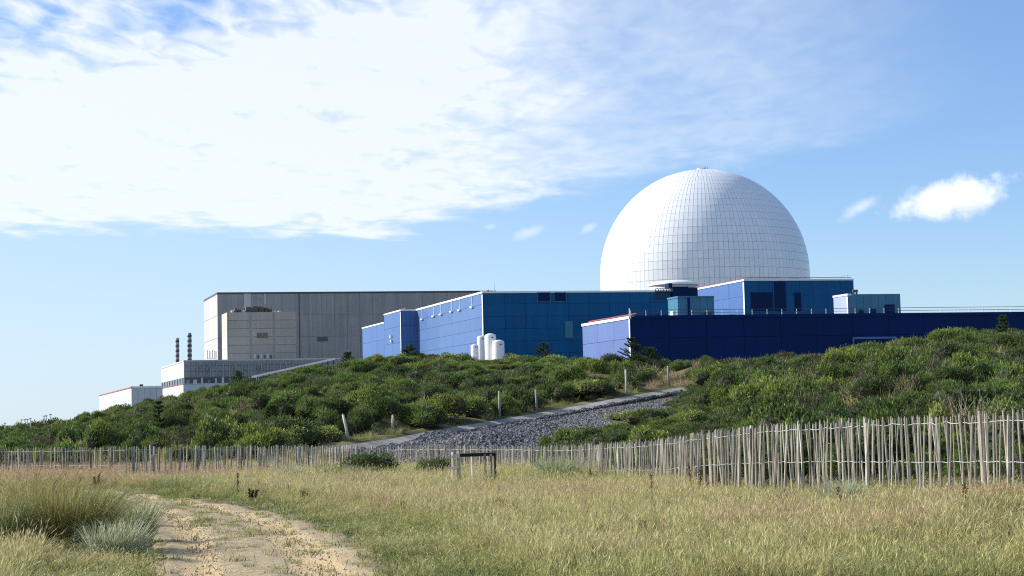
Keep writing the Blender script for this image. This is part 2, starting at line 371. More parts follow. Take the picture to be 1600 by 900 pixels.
def terrain():
    us = np.concatenate([np.linspace(-9000, -500, 24), np.arange(-400, 2010, 12.0), np.linspace(2100, 9000, 22)])
    Ys = np.concatenate([np.array([2, 6, 10, 13.]), np.arange(15, 62, 0.8), np.arange(62, 160, 0.9), np.arange(162, 280, 4.0), np.array([300, 340, 400, 500, 650, 850, 1200, 1800, 2800, 4500, 8000.])])
    UU, YY = np.meshgrid(us, Ys); XX = (UU - 800) / F_PX * YY; XX = XX + np.sign(UU - 800) * 3.0 * np.clip(1 - YY / 20, 0, 1)
    ZZ = tz(XX, YY)
    sc = track_coord(XX.ravel(), YY.ravel()).reshape(XX.shape); ZZ = ZZ - 0.09 * ((sc > -0.04) & (sc < 1.04) & (YY < 60))
    nv, nu = UU.shape
    vs = np.stack([XX.ravel(), YY.ravel(), ZZ.ravel()], 1)
    ii = (np.arange(nv - 1)[:, None] * nu + np.arange(nu - 1)[None, :]).ravel()
    fs = np.stack([ii, ii + 1, ii + nu + 1, ii + nu], 1)
    me = bpy.data.meshes.new('ground'); me.from_pydata(vs.tolist(), [], fs.tolist())
    me.polygons.foreach_set('use_smooth', [True] * len(me.polygons))
    toe = np.interp(UU, U_K, TOE_K)
    at = me.attributes.new('bank', 'FLOAT', 'POINT'); at.data.foreach_set('value', sst(YY, toe - 2, toe + 4).ravel().astype(np.float32))
    mt, g, b = new_mat('dune_ground')
    geo = g.node('ShaderNodeNewGeometry'); pos = geo.outputs['Position']
    ba = g.node('ShaderNodeAttribute', attribute_name='bank')
    n1 = g.noise(pos, 0.5, 5, 0.6); n2 = g.noise(pos, 9.0, 4, 0.7)
    mead = g.mix(g.ss(n1, 0.35, 0.65), (0.21, 0.18, 0.085, 1), (0.13, 0.13, 0.05, 1))
    mead = g.mix(g.ss(n2, 0.4, 0.75), mead, (0.26, 0.22, 0.12, 1))
    bank = g.mix(g.ss(n1, 0.4, 0.62), (0.060, 0.065, 0.028, 1), (0.19, 0.165, 0.075, 1))
    g.l.new(g.mix(ba.outputs['Fac'], mead, bank), b.inputs['Base Color']); b.inputs['Roughness'].default_value = 0.95
    b.inputs['Specular IOR Level'].default_value = 0.1
    bp = g.node('ShaderNodeBump'); bp.inputs['Strength'].default_value = 0.6; bp.inputs['Distance'].default_value = 0.05
    g.l.new(n2, bp.inputs['Height']); g.l.new(bp.outputs[0], b.inputs['Normal'])
    me.materials.append(mt)
    o = bpy.data.objects.new('ground', me); C.objects.link(o); tag(o, 'dry sandy dune ground under the grass and the bank', None, None, 'structure')

# sandy track in the foreground: two wheel ruts with a stony strip between
L_EDGE = np.array([(236, 985), (262, 900), (266, 862), (252, 828), (232, 803), (200, 784), (166, 775), (120, 770), (60, 767.5)], float)
R_EDGE = np.array([(684, 985), (602, 900), (554, 862), (498, 828), (430, 803), (318, 784), (196, 770.5), (130, 766), (60, 763.5)], float)
def track_rows(n=90, m_=36):
    t = np.linspace(0, 1, n); k = np.linspace(0, 1, len(L_EDGE))
    rows = []
    for a in t:
        l = on_ground(np.interp(a, k, L_EDGE[:, 0]), np.interp(a, k, L_EDGE[:, 1]), 9.0, 80)
        r = on_ground(np.interp(a, k, R_EDGE[:, 0]), np.interp(a, k, R_EDGE[:, 1]), 9.0, 80)
        rows.append((l, r))
    # smooth
    A = np.array([(l.x, l.y, r.x, r.y) for l, r in rows])
    for _ in range(4): A[1:-1] = (A[:-2] + 2 * A[1:-1] + A[2:]) / 4
    return A
TRK = track_rows()
def track_coord(X, Y):
    """across-track coordinate: 0..1 inside the track; far outside returns +-9"""
    mid = (TRK[:, :2] + TRK[:, 2:]) / 2
    X = np.atleast_1d(X); Y = np.atleast_1d(Y); out = np.full(len(X), 9.0)
    for i0 in range(0, len(X), 4000):
        x = X[i0:i0 + 4000]; y = Y[i0:i0 + 4000]
        d = (x[:, None] - mid[None, :, 0]) ** 2 + (y[:, None] - mid[None, :, 1]) ** 2
        j = d.argmin(1); l = TRK[j, :2]; r = TRK[j, 2:]; w = r - l
        s = ((x - l[:, 0]) * w[:, 0] + (y - l[:, 1]) * w[:, 1]) / (w ** 2).sum(1)
        far = d[np.arange(len(x)), j] > (w ** 2).sum(1) * 0.9 + 1.0
        out[i0:i0 + 4000] = np.where(far, 9.0, s)
    return out
terrain()
def sand_track():
    m_ = 44; s = np.linspace(-0.12, 1.12, m_); n = len(TRK)
    S, J = np.meshgrid(s, np.arange(n))
    X = TRK[:, 0][J] + (TRK[:, 2] - TRK[:, 0])[J] * S; Y = TRK[:, 1][J] + (TRK[:, 3] - TRK[:, 1])[J] * S
    rut = np.exp(-((S - 0.17) / 0.10) ** 2) + np.exp(-((S - 0.74) / 0.13) ** 2)
    Z = tz(X, Y) + 0.02 - 0.035 * rut + 0.008 * _n2(X, Y, 9.0) - 0.05 * (np.abs(S - 0.5) > 0.57) - 0.03 * (np.abs(S - 0.5) > 0.53) * (_n2(X, Y, 4.0, 1.0) > 0)
    ii = (np.arange(n - 1)[:, None] * m_ + np.arange(m_ - 1)[None, :]).ravel()
    me = bpy.data.meshes.new('sand_track')
    me.from_pydata(np.stack([X.ravel(), Y.ravel(), Z.ravel()], 1).tolist(), [], np.stack([ii, ii + 1, ii + m_ + 1, ii + m_], 1).tolist())
    me.polygons.foreach_set('use_smooth', [True] * len(me.polygons))
    me.attributes.new('rut', 'FLOAT', 'POINT').data.foreach_set('value', np.clip(rut, 0, 1).ravel().astype(np.float32))
    mt, g, b = new_mat('sandy_track')
    pos = g.node('ShaderNodeNewGeometry').outputs['Position']; ru = g.node('ShaderNodeAttribute', attribute_name='rut')
    n1 = g.noise(pos, 1.6, 5, 0.65); n2 = g.noise(pos, 26.0, 4, 0.7); n3 = g.noise(pos, 7.0, 4, 0.7)
    f = g.ss(g.math('ADD', ru.outputs['Fac'], g.math('MULTIPLY', g.math('SUBTRACT', n1, 0.5), 1.5)), 0.15, 0.6)
    stony = g.mix(g.ss(n3, 0.35, 0.65), (0.31, 0.25, 0.155, 1), (0.45, 0.36, 0.23, 1))
    sand = g.mix(n1, (0.60, 0.455, 0.255, 1), (0.53, 0.395, 0.215, 1))
    c = g.mix(f, stony, sand); c = g.mix(g.ss(n2, 0.55, 0.8), c, (0.20, 0.155, 0.095, 1))
    g.l.new(c, b.inputs['Base Color']); b.inputs['Roughness'].default_value = 0.95; b.inputs['Specular IOR Level'].default_value = 0.1
    bp = g.node('ShaderNodeBump'); bp.inputs['Strength'].default_value = 0.8; bp.inputs['Distance'].default_value = 0.02
    g.l.new(g.math('ADD', n2, g.math('MULTIPLY', n3, 1.5)), bp.inputs['Height']); g.l.new(bp.outputs[0], b.inputs['Normal'])
    me.materials.append(mt)
    o = bpy.data.objects.new('path', me); C.objects.link(o)
    tag(o, 'sandy track with two wheel ruts curving through the grass', None, None, 'structure')
sand_track()

def gravel_ramp():
    uu = np.linspace(330, 1130, 120); vs = []; fs = []
    for u in uu:
        ry = np.interp(u, RAMP[:, 0], RAMP[:, 2])
        for k in range(7):
            Y = ry - 1.6 + 2.9 * k / 6; X = (u - 800) / F_PX * Y
            vs.append((X, Y, tzf(X, Y) + 0.05 - (0.16 if k in (0, 6) else 0)))
    for i in range(119):
        for k in range(6): a = i * 7 + k; fs.append((a, a + 7, a + 8, a + 1))
    me = bpy.data.meshes.new('gravel_path'); me.from_pydata(vs, [], fs)
    mt, g, b = new_mat('pale_gravel')
    pos = g.node('ShaderNodeNewGeometry').outputs['Position']
    n1 = g.noise(pos, 0.8, 5, 0.65); n2 = g.noise(pos, 9.0, 4, 0.75)
    c = g.mix(g.ss(n1, 0.35, 0.65), (0.36, 0.35, 0.33, 1), (0.20, 0.19, 0.155, 1)); c = g.mix(g.ss(n2, 0.5, 0.75), c, (0.16, 0.16, 0.155, 1))
    g.l.new(c, b.inputs['Base Color']); b.inputs['Roughness'].default_value = 0.95; me.materials.append(mt)
    o = bpy.data.objects.new('gravel_path', me); C.objects.link(o)
    tag(o, 'pale gravel ramp climbing the bank', None, None, 'structure')
gravel_ramp()

# ------------------------------------------------------------------ buildings
def unit(v): v = Vector(v); return v.normalized()
A_S = unit((-830.0 / F_PX, 1.0, 0))                      # all left walls run back this way
A_F = unit((math.cos(math.radians(13.5)), math.sin(math.radians(13.5)), 0))   # all fronts run this way
N_S = Vector((-A_S.y, A_S.x, 0)); N_F = Vector((A_F.y, -A_F.x, 0))
def along(A, d, z, px):
    """length from A along d at height z at which the frame column px is reached"""
    lo, hi = 0.0, 400.0
    f = lambda t: proj((A[0] + d.x * t, A[1] + d.y * t, z))[0] - px
    s = f(0.0)
    for _ in range(60):
        mid = (lo + hi) / 2
        if f(mid) * s > 0: lo = mid
        else: hi = mid
    return lo
class Face:
    def __init__(s, A, a, n, L, z0, z1): s.A = Vector((A[0], A[1], 0)); s.a = a; s.n = n; s.L = L; s.z0 = z0; s.z1 = z1
    def hit(s, px, py):
        d = _F + _R * ((px - 800.0) / F_PX) + _U * ((450.0 - py) / F_PX)
        t = (s.A - EYE).dot(s.n) / d.dot(s.n); p = EYE + d * t
        return (p - s.A).dot(s.a), p.z
    def box(s, mb, s0, s1, z0, z1, o0, o1):
        o = s.A + s.a * s0 + s.n * o0 + Vector((0, 0, z0))
        mb.obox(o, s.a * (s1 - s0), s.n * (o1 - o0), Vector((0, 0, z1 - z0)))
    def prect(s, mb, x0, y0, x1, y1, o0, o1):
        a0, z1 = s.hit(x0, y0); a1, z0 = s.hit(x1, y1); s.box(mb, a0, a1, z0, z1, o0, o1)
_unit_box = {}
def unit_box(mat):
    if mat.name not in _unit_box:
        mb = MB(); mb.obox((0, 0, 0), (1, 0, 0), (0, 1, 0), (0, 0, 1)); _unit_box[mat.name] = mb.mesh('panel', mat)
    return _unit_box[mat.name]
def clad(face, root, mat, rows, cols, zlow, gap=0.035, out=0.10, z1=None, name='cladding_panel', s0=0.0, s1=None):
    """a grid of separate cladding panels with open joints over the wall core"""
    z1 = face.z1 if z1 is None else z1; s1 = face.L if s1 is None else s1
    h = (z1 - zlow) / rows; w = (s1 - s0) / cols; ang = math.atan2(face.a.y, face.a.x)
    flip = Vector((-face.a.y, face.a.x, 0)).dot(face.n)
    for r in range(rows):
        for c in range(cols):
            th = out + random.uniform(-0.008, 0.008)
            o = face.A + face.a * (s0 + c * w + gap / 2)
            sc_y = th * (1 if flip > 0 else -1)
            link(name, unit_box(mat), root, (o.x, o.y, zlow + r * h + gap / 2), (0, 0, ang), (w - gap, sc_y, h - gap))
def block(name, label, cat, cx, cy, d, left_px, right_px, core, z0=-1.2, depth=None, left_L=None, A=None, rise=0.0):
    """a building from its near corner: frame column/row of the corner's top, distance, and the columns where its faces end"""
    if A is None: A = P(cx, cy, d); z1 = A.z
    else: z1 = P(cx, cy, A[1]).z
    Ls = along(A, A_S, z1, left_px) if left_L is None else left_L
    Lf = along(A, A_F, z1, right_px)
    root = empty(name, (A[0], A[1], z0), label, cat)
    a2 = Vector((A[0], A[1], 0)); q = [a2, a2 + A_F * Lf, a2 + A_F * Lf + A_S * Ls, a2 + A_S * Ls]
    mb = MB(); mb.prism([(p.x, p.y) for p in q], z0, z1 - 0.02); mb.build('wall', core, root)
    side = Face(a2, A_S, N_S, Ls, z0, z1); front = Face(a2, A_F, N_F, Lf, z0, z1)
    return root, side, front, q, z1
def coping(root, faces, mat, h=0.5, proud=0.30, name='coping', drop=0.35):
    for f in faces:
        mb = MB(); f.box(mb, -proud if f is faces[-1] else -0.0, f.L, f.z1 - drop, f.z1 + h - drop, -0.4, proud); mb.build(name, mat, root)
def rail(root, face, mat, zbase, n, h=1.0, inset=0.8, post_mat=None, r=0.05):
    mb = MB()
    for k in (0.5, 1.0):
        mb.tube([face.A + face.a * 0.3 - face.n * inset + Vector((0, 0, zbase + h * k)), face.A + face.a * face.L - face.n * inset + Vector((0, 0, zbase + h * k))], r, 5)
    mb.build('handrail', mat, root)
    pm = MB(); pm.tube([(0, 0, 0), (0, 0, h)], r, 5); me = pm.mesh('rail_post', post_mat or mat)
    for i in range(n + 1):
        p = face.A + face.a * (0.3 + (face.L - 0.6) * i / n) - face.n * inset
        link('rail_post', me, root, (p.x, p.y, zbase))
def edge_strip(root, side, mat, w=0.5):
    mb = MB(); mb.obox(side.A + Vector((0, 0, side.z0)) + N_S * 0.17 + N_F * 0.17, -N_F * w, -N_S * 0.05 + A_S * 0.0, Vector((0, 0, side.z1 - side.z0 - 0.4)))
    mb.build('corner_trim', mat, root)

# --- long navy hall in front
navy, n_side, n_front, nq, nz = block('low_hall', 'long low navy blue hall with lit left end in front', 'building', 985, 493, 180, 911, 1760, M['navy'])
clad(n_side, navy, M['end_blue_lit'], 4, 3, 2.0)
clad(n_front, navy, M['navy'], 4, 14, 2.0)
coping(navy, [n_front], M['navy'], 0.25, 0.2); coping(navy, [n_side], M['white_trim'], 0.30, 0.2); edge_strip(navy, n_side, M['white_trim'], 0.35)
mb = MB(); n_side.box(mb, 0.2, n_side.L, nz + 0.16, nz + 0.28, -0.9, -0.7); mb.build('red_rail', M['red_trim'], navy)
rail(navy, n_front, M['grey_dark'], nz + 0.0, 34, 0.62, 0.9, M['white_trim'], 0.03)
mb = MB(); n_front.prect(mb, 1331, 527, 1399, 529, 0.10, 0.30); n_front.prect(mb, 1331, 529, 1334, 556, 0.10, 0.30); mb.build('door_frame', M['mid_blue'], navy)
mb = MB(); n_front.prect(mb, 1335, 529.5, 1399, 556, 0.08, 0.19); mb.build('door', M['dark_panel'], navy)
for px_, h_ in ((989, 12), (1525, 7)):
    s_, z_ = n_front.hit(px_, 492); p = n_front.A + A_F * s_ - N_F * 1.2
    mb = MB(); mb.tube([(p.x, p.y, nz - 0.05), (p.x, p.y, nz + h_ / 14.0)], 0.06, 5); mb.build('mast', M['white_trim'], navy)

# --- main blue hall
hall, h_side, h_front, hq, hz_ = block('turbine_hall', 'tall blue hall left of the white dome, shade-toned teal front', 'building', 755, 456, 230, 646, 1047, M['main_blue_shade'])
clad(h_side, hall, M['hall_end_lit'], 9, 5, 3.0)
clad(h_front, hall, M['main_blue_shade'], 9, 9, 3.0)
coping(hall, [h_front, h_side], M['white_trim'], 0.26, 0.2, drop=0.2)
edge_strip(hall, h_side, M['white_trim'])
mb = MB(); h_side.box(mb, 0.2, h_side.L, hz_ + 0.16, hz_ + 0.28, -0.9, -0.7); mb.build('red_rail', M['red_trim'], hall)
for x0, y0, x1, y1 in ((839, 457.5, 859, 471.5), (865, 457.5, 884, 471)):
    fr = MB(); h_front.prect(fr, x0 - .6, y0 - .6, x1 + .6, y1 + .6, 0.10, 0.24); w_ = fr.build('louvre', M['teal'], hall)
    gl = MB(); h_front.prect(gl, x0 + .4, y0 + .4, x1 - .4, y1 - .4, 0.12, 0.28); gl.build('louvre_blade', M['dark_panel'], w_)
mb = MB(); h_front.prect(mb, 882, 502, 895, 528, 0.08, 0.22); mb.build('door_panel', M['teal'], hall)
for lx, ly in ((661, 489), (679, 484), (690.5, 481), (707, 476.5), (719.5, 474), (739, 469)):
    s_, z_ = h_side.hit(lx, ly); mb = MB()
    h_side.box(mb, s_ - 0.05, s_ + 0.05, z_ - 0.9, z_ + 0.9, 0.11, 0.18); h_side.box(mb, s_ - 0.5, s_ + 0.5, z_ - 1.10, z_ - 0.9, 0.11, 0.4)
    mb.build('wall_lamp', M['white_trim'], hall)
mb = MB(); p = h_front.A + A_F * 2 - N_F * 2; mb.tube([(p.x, p.y, hz_ - 0.1), (p.x, p.y, hz_ + 1.3)], 0.06, 5); mb.build('mast', M['white_trim'], hall)

# stair block and lower wing on its left
s652 = along(h_side.A, A_S, P(652, 484, 240).z, 652)
pj = h_side.A + A_S * s652
tb = along(pj, -A_F, P(627, 484, pj.y).z, 627)
Ab = pj - A_F * tb
stair, s_side, s_front, sq, sz = block('stair_block', 'narrow blue block standing proud of the tall hall, dark front', 'building', 627, 484, None, 601, 651.5, M['mid_blue'], A=Ab)
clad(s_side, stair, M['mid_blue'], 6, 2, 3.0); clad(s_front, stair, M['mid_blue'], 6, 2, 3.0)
coping(stair, [s_front, s_side], M['white_trim'], 0.22, 0.18, drop=0.18); edge_strip(stair, s_side, M['white_trim'], 0.4)
mb = MB(); s_side.box(mb, 0.2, s_side.L, sz + 0.16, sz + 0.28, -0.9, -0.7); mb.build('red_rail', M['red_trim'], stair)
for lx, ly in ((613, 526), (613.5, 533)):
    s_, z_ = s_side.hit(lx, ly); mb = MB(); s_side.box(mb, s_ - .25, s_ + .25, z_ - .2, z_ + .2, 0.13, 0.4); mb.build('wall_lamp', M['white_trim'], stair)
Aw = s_side.A + A_S * (s_side.L + 0.06)
wing, w_side, w_front, wq, wz = block('low_wing', 'low pale blue wing at the left end of the blue buildings', 'building', 601, 503.5, None, 567, 640, M['mid_blue'], A=Aw)
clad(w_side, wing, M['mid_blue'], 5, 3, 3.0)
coping(wing, [w_side], M['white_trim'], 0.22, 0.18, drop=0.18)
mb = MB(); w_side.box(mb, 0.2, w_side.L, wz + 0.16, wz + 0.28, -0.9, -0.7); mb.build('red_rail', M['red_trim'], wing)

# --- upper block in front of the dome
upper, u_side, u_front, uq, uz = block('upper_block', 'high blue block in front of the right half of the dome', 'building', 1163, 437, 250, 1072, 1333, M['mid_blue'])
clad(u_side, upper, M['mid_blue'], 6, 4, 6.0); clad(u_front, upper, M['main_blue_shade'], 6, 8, 6.0)  # front takes the shade-darkened blue, the sunlit side does not
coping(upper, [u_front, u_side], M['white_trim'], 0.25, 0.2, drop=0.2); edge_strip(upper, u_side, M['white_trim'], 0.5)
rail(upper, u_side, M['red_trim'], uz + 0.02, 14, 0.45, 0.8, M['red_trim'], 0.028)
mb = MB(); u_front.box(mb, 0, u_front.L, uz + 0.30, uz + 0.38, -0.9, -0.7); mb.build('red_rail', M['red_trim'], upper)
for x0, y0, x1, y1 in ((1172.5, 457, 1207, 485.5), (1209, 440, 1227.5, 485.5), (1241, 457, 1251.5, 485.5)):
    mb = MB(); u_front.prect(mb, x0, y0, x1, y1, 0.08, 0.24); mb.build('dark_panel', M['dark_panel'], upper)
mb = MB(); s_, z_ = u_front.hit(1330, 433); p = u_front.A + A_F * s_ - N_F * 1.5
mb.tube([(p.x, p.y, uz - .1), (p.x, p.y, uz + 0.8)], 0.05, 5); mb.tube([(p.x - 1.2, p.y, uz + 0.6), (p.x + 0.6, p.y, uz + 0.75)], 0.04, 5); mb.build('antenna', M['white_trim'], upper)

# --- two small blocks and the dark plant room
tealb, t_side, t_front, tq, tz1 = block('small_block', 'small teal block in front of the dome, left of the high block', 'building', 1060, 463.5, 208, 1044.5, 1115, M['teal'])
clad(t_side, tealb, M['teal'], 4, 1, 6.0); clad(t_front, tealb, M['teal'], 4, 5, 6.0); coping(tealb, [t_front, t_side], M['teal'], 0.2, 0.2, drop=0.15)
mb = MB(); t_front.prect(mb, 1073.5, 465, 1078, 495, 0.1, 0.22); mb.build('dark_panel', M['dark_panel'], tealb)
mb = MB(); t_side.prect(mb, 1054.5, 486, 1049.5, 496, 0.1, 0.25); mb.build('door', M['white_trim'], tealb)
mb = MB(); t_front.prect(mb, 1100, 489, 1108, 496, 0.3, 1.2); mb.build('vent_box', M['grey_dark'], tealb)
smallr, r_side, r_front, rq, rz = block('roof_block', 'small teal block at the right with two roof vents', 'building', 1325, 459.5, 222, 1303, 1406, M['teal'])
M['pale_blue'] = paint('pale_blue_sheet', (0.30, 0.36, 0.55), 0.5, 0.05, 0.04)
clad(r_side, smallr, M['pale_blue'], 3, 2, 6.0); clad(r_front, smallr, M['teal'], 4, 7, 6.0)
coping(smallr, [r_side], M['white_trim'], 0.25, 0.2, drop=0.2); edge_strip(smallr, r_side, M['white_trim'], 0.3)
for x0, y0, x1, y1 in ((1341, 484, 1348, 494), (1361, 483, 1368, 494), (1382, 476, 1397, 494)):
    mb = MB(); r_front.prect(mb, x0, y0, x1, y1, 0.1, 0.3); mb.build('door', M['dark_panel'], smallr)
for vx in (1341.5, 1346.0):
    s_, z_ = r_front.hit(vx, 460); p = r_front.A + A_F * s_ - N_F * 1.5; k = 1 / 11.7
    mb = MB(); mb.lathe((p.x, p.y), [(1.6 * k, rz - .1), (1.6 * k, rz + 4 * k), (2.3 * k, rz + 4.5 * k), (2.3 * k, rz + 7.5 * k), (1.2 * k, rz + 8.5 * k)], 10); mb.build('roof_vent', M['rust'], smallr)
plant, p_side, p_front, pq, pz = block('plant_room', 'dark navy plant room with rooftop machinery below the dome', 'building', 1051, 450, 236, 1047, 1090, M['dark_panel'])
for x0, y0, x1, y1, mt in ((1046, 442, 1052, 449, 'dark_panel'), (1054, 447.5, 1077, 450, 'dark_panel'), (1078, 448.5, 1088, 451, 'grey_dark')):
    mb = MB(); p_front.prect(mb, x0, y0, x1, y1, -2.0, -0.4); mb.build('machine_box', M[mt], plant)
for k in range(6):
    s_, z_ = p_front.hit(1025 + 4.2 * k, 452); p = p_front.A + A_F * s_ - N_F * 0.2
    mb = MB(); mb.tube([(p.x, p.y, pz - 1.6), (p.x, p.y, pz - 0.1), (p.x + 0.35, p.y, pz - 0.05)], 0.07, 5); mb.build('pipe', M['grey_dark'], plant)
mb = MB(); s0_, z0_ = p_front.hit(1024, 451); p0 = p_front.A + A_F * s0_ - N_F * 0.2; mb.tube([(p0.x, p0.y, pz - 0.5), (p_front.A.x, p_front.A.y, pz - 0.5)], 0.06, 5); mb.build('pipe', M['grey_dark'], plant)

# --- low white curved roof at the foot of the dome
rc = P(1052, 447, 318); rr = 40 / F_PX * 318
root = empty('curved_roof', (rc.x, rc.y, -1.2), 'low white curved roof at the left foot of the dome', 'roof')
mb = MB(); mb.lathe((rc.x, rc.y), [(rr * 0.94, -1.2), (rr * 0.94, rc.z)], 40); mb.build('drum', M['white_wall'], root, True)
mb = MB(); mb.lathe((rc.x, rc.y), [(rr, rc.z)] + [(rr * math.cos(a), rc.z + 0.15 + 0.95 * math.sin(a)) for a in np.linspace(0, 1.5, 9)], 48); mb.build('roof_shell', M['tank'], root, True)

# --- the dome: rings of separate panels over a darker inner skin
def dome():
    D = 366.0; c = P(1100.5, 431, D); Rd = 163.3 / F_PX * D * 0.9985
    root = empty('reactor_dome', (c.x, c.y, -1.2), 'huge white dome of small panels rising behind the blue buildings', 'dome')
    mb = MB(); mb.lathe((c.x, c.y), [(Rd - 0.12, -1.2)] + [((Rd - 0.12) * math.cos(a), c.z + (Rd - 0.12) * 1.025 * math.sin(a)) for a in np.linspace(0, 1.53, 40)], 128)
    mb.build('inner_skin', M['joint'], root, True)
    rings = []; z_bot = c.z - 6.6                       # short upright foot, then the curve
    rings += [(Rd, c.z - 6.6, Rd, c.z - 4.4), (Rd, c.z - 4.4, Rd, c.z - 2.2), (Rd, c.z - 2.2, Rd, c.z)]
    nring = 20; el = np.linspace(0, math.radians(87), nring + 1)
    for i in range(nring):
        rings.append((Rd * math.cos(el[i]), c.z + Rd * 1.025 * math.sin(el[i]), Rd * math.cos(el[i + 1]), c.z + Rd * 1.025 * math.sin(el[i + 1])))
    a_cam = math.atan2(EYE.y - c.y, EYE.x - c.x)
    rest = MB(); singles = []; nseg0 = 132
    metas = []
    for i, (r0, z0, r1, z1) in enumerate(rings):
        nseg = nseg0 if r1 > Rd * 0.45 else (66 if r1 > Rd * 0.2 else 33)
        da = 2 * math.pi / nseg; gh = 0.032 / max(r0, 1) ; gz = 0.035
        t0, t1 = gz / 2.0, 1 - gz / 2.0
        # panel across angle -da/2..da/2 at radius (about +x), with thickness
        q = []
        for (tt) in (t0, t1):
            r = r0 + (r1 - r0) * tt; z = z0 + (z1 - z0) * tt
            for sgn in (-1, 1):
                an = sgn * (da / 2 - 0.040 / max(r, 0.5)); q.append((r * math.cos(an), r * math.sin(an), z - c.z))
        nrm = Vector((math.cos(0) * (z1 - z0), 0, -(r1 - r0))).normalized() * 0.10
        vs = [Vector(p) for p in q] + [Vector(p) - nrm for p in q]
        fs = [(0, 1, 3, 2), (4, 6, 7, 5), (0, 4, 5, 1), (1, 5, 7, 3), (3, 7, 6, 2), (2, 6, 4, 0)]
        me = bpy.data.meshes.new('panel'); me.from_pydata([tuple(v) for v in vs], [], fs); me.materials.append(M['dome'])
        metas.append((me, vs, fs, nseg, da))
        for k in range(nseg):
            an = k * da; dlt = (an - a_cam + math.pi) % (2 * math.pi) - math.pi
            tilt = nrm.normalized(); face = tilt.x * math.cos(dlt)
            size = (r0 * da) * face * math.hypot(z1 - z0, r1 - r0)
            vis = z1 > c.z - 0.5 and abs(dlt) < 1.35
            singles.append((size if vis else -1, i, k))
    singles.sort(reverse=True); own = set((i, k) for s, i, k in singles[:300])
    for s, i, k in singles:
        me, vs, fs, nseg, da = metas[i]; an = k * da
        if (i, k) in own: link('panel', me, root, (c.x, c.y, c.z), (random.uniform(-.0004, .0004), random.uniform(-.0004, .0004), an))
        else:
            ca, sa = math.cos(an), math.sin(an)
            rest.add([(c.x + v.x * ca - v.y * sa, c.y + v.x * sa + v.y * ca, c.z + v.z) for v in vs], fs)
    o = rest.build('panel_field', M['dome'], root); tag(o, kind='stuff')
    zt = c.z + Rd * 1.025 * math.sin(el[-1]); rt = Rd * math.cos(el[-1])
    mb = MB(); mb.lathe((c.x, c.y), [(rt + 0.05, zt - 0.15), (rt * 0.8, zt + 0.05), (rt * 0.75, zt + 0.40), (rt * 0.2, zt + 0.48)], 24); mb.build('crown_cap', M['tank'], root, False)
    mb = MB(); mb.tube([(c.x + 0.9, c.y - 0.5, zt - 0.1), (c.x + 0.9, c.y - 0.5, zt + 0.75)], 0.07, 6); mb.tube([(c.x + 1.4, c.y - 0.5, zt - 0.1), (c.x + 1.4, c.y - 0.5, zt + 0.6)], 0.05, 6); mb.build('lightning_rod', M['grey_dark'], root)
dome()

# --- old grey station on the left
greyb, g_side, g_front, gq, gz = block('reactor_hall', 'huge windowless grey hall at the left behind the blue buildings', 'building', 340, 458.5, 480, 319, 775, M['grey_clad'])
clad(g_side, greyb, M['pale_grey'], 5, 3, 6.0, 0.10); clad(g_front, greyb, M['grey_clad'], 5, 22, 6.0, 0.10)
coping(greyb, [g_front, g_side], M['grey_dark'], 0.5, 0.2, drop=0.2)
for x0, y0, x1, y1, mt in ((381, 459, 392, 481, 'pale_grey'), (412.5, 459, 415.5, 476, 'pale_grey'), (466.5, 459, 469, 560, 'grey_dark')):
    mb = MB(); g_front.prect(mb, x0, y0, x1, y1, 0.08, 0.30); mb.build('wall_strip', M[mt], greyb)
mb = MB(); g_front.prect(mb, 495.5, 526.5, 511.5, 533, 0.08, 0.30); mb.build('window', M['glass'], greyb)
for k in range(6):
    mb = MB(); g_side.prect(mb, 338.5 - k * 2.6, 549 - (k % 3), 337.3 - k * 2.6, 560, 0.1, 0.35); mb.build('wall_rib', M['white_wall'], greyb)
beige, b_side, b_front, bq, bz = block('annexe', 'beige concrete annexe with plant on its roof against the grey hall', 'building', 355, 488, 452, 347, 463.5, M['concrete'])
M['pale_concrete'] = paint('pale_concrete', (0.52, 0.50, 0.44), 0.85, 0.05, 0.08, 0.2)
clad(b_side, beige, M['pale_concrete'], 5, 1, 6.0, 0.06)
for c_ in range(3):
    clad(b_front, beige, M['concrete'], 11, 1, 6.0, 0.12, 0.2, name='concrete_panel', s0=b_front.L * c_ / 3 + 0.25, s1=b_front.L * (c_ + 1) / 3 - 0.25)
for x0, y0, x1, y1 in ((401.5, 520, 409.5, 528), (410.5, 520, 418, 528)):
    mb = MB(); b_front.prect(mb, x0, y0, x1, y1, 0.15, 0.32); mb.build('window', M['brown_board'], beige)
for k in range(6):
    mb = MB(); b_front.prect(mb, 397 + k * 5, 553 + (k % 2) * 2, 399.5 + k * 5, 560, 0.15, 0.32); mb.build('window', M['glass'] if k % 2 else M['white_wall'], beige)
for x0, x1, h in ((362, 366, 4), (367, 371, 7), (372, 378, 5), (380, 384, 4), (385, 394, 9), (395, 404, 10), (405, 413, 9.5), (414, 420, 8), (421, 426, 6), (428, 433, 3.5), (436, 440, 3)):
    mb = MB(); b_front.prect(mb, x0, 488 - h, x1, 489.5, -4.0, -1.5); mb.build('roof_plant', M['rust'] if h > 4 else M['white_wall'], beige)
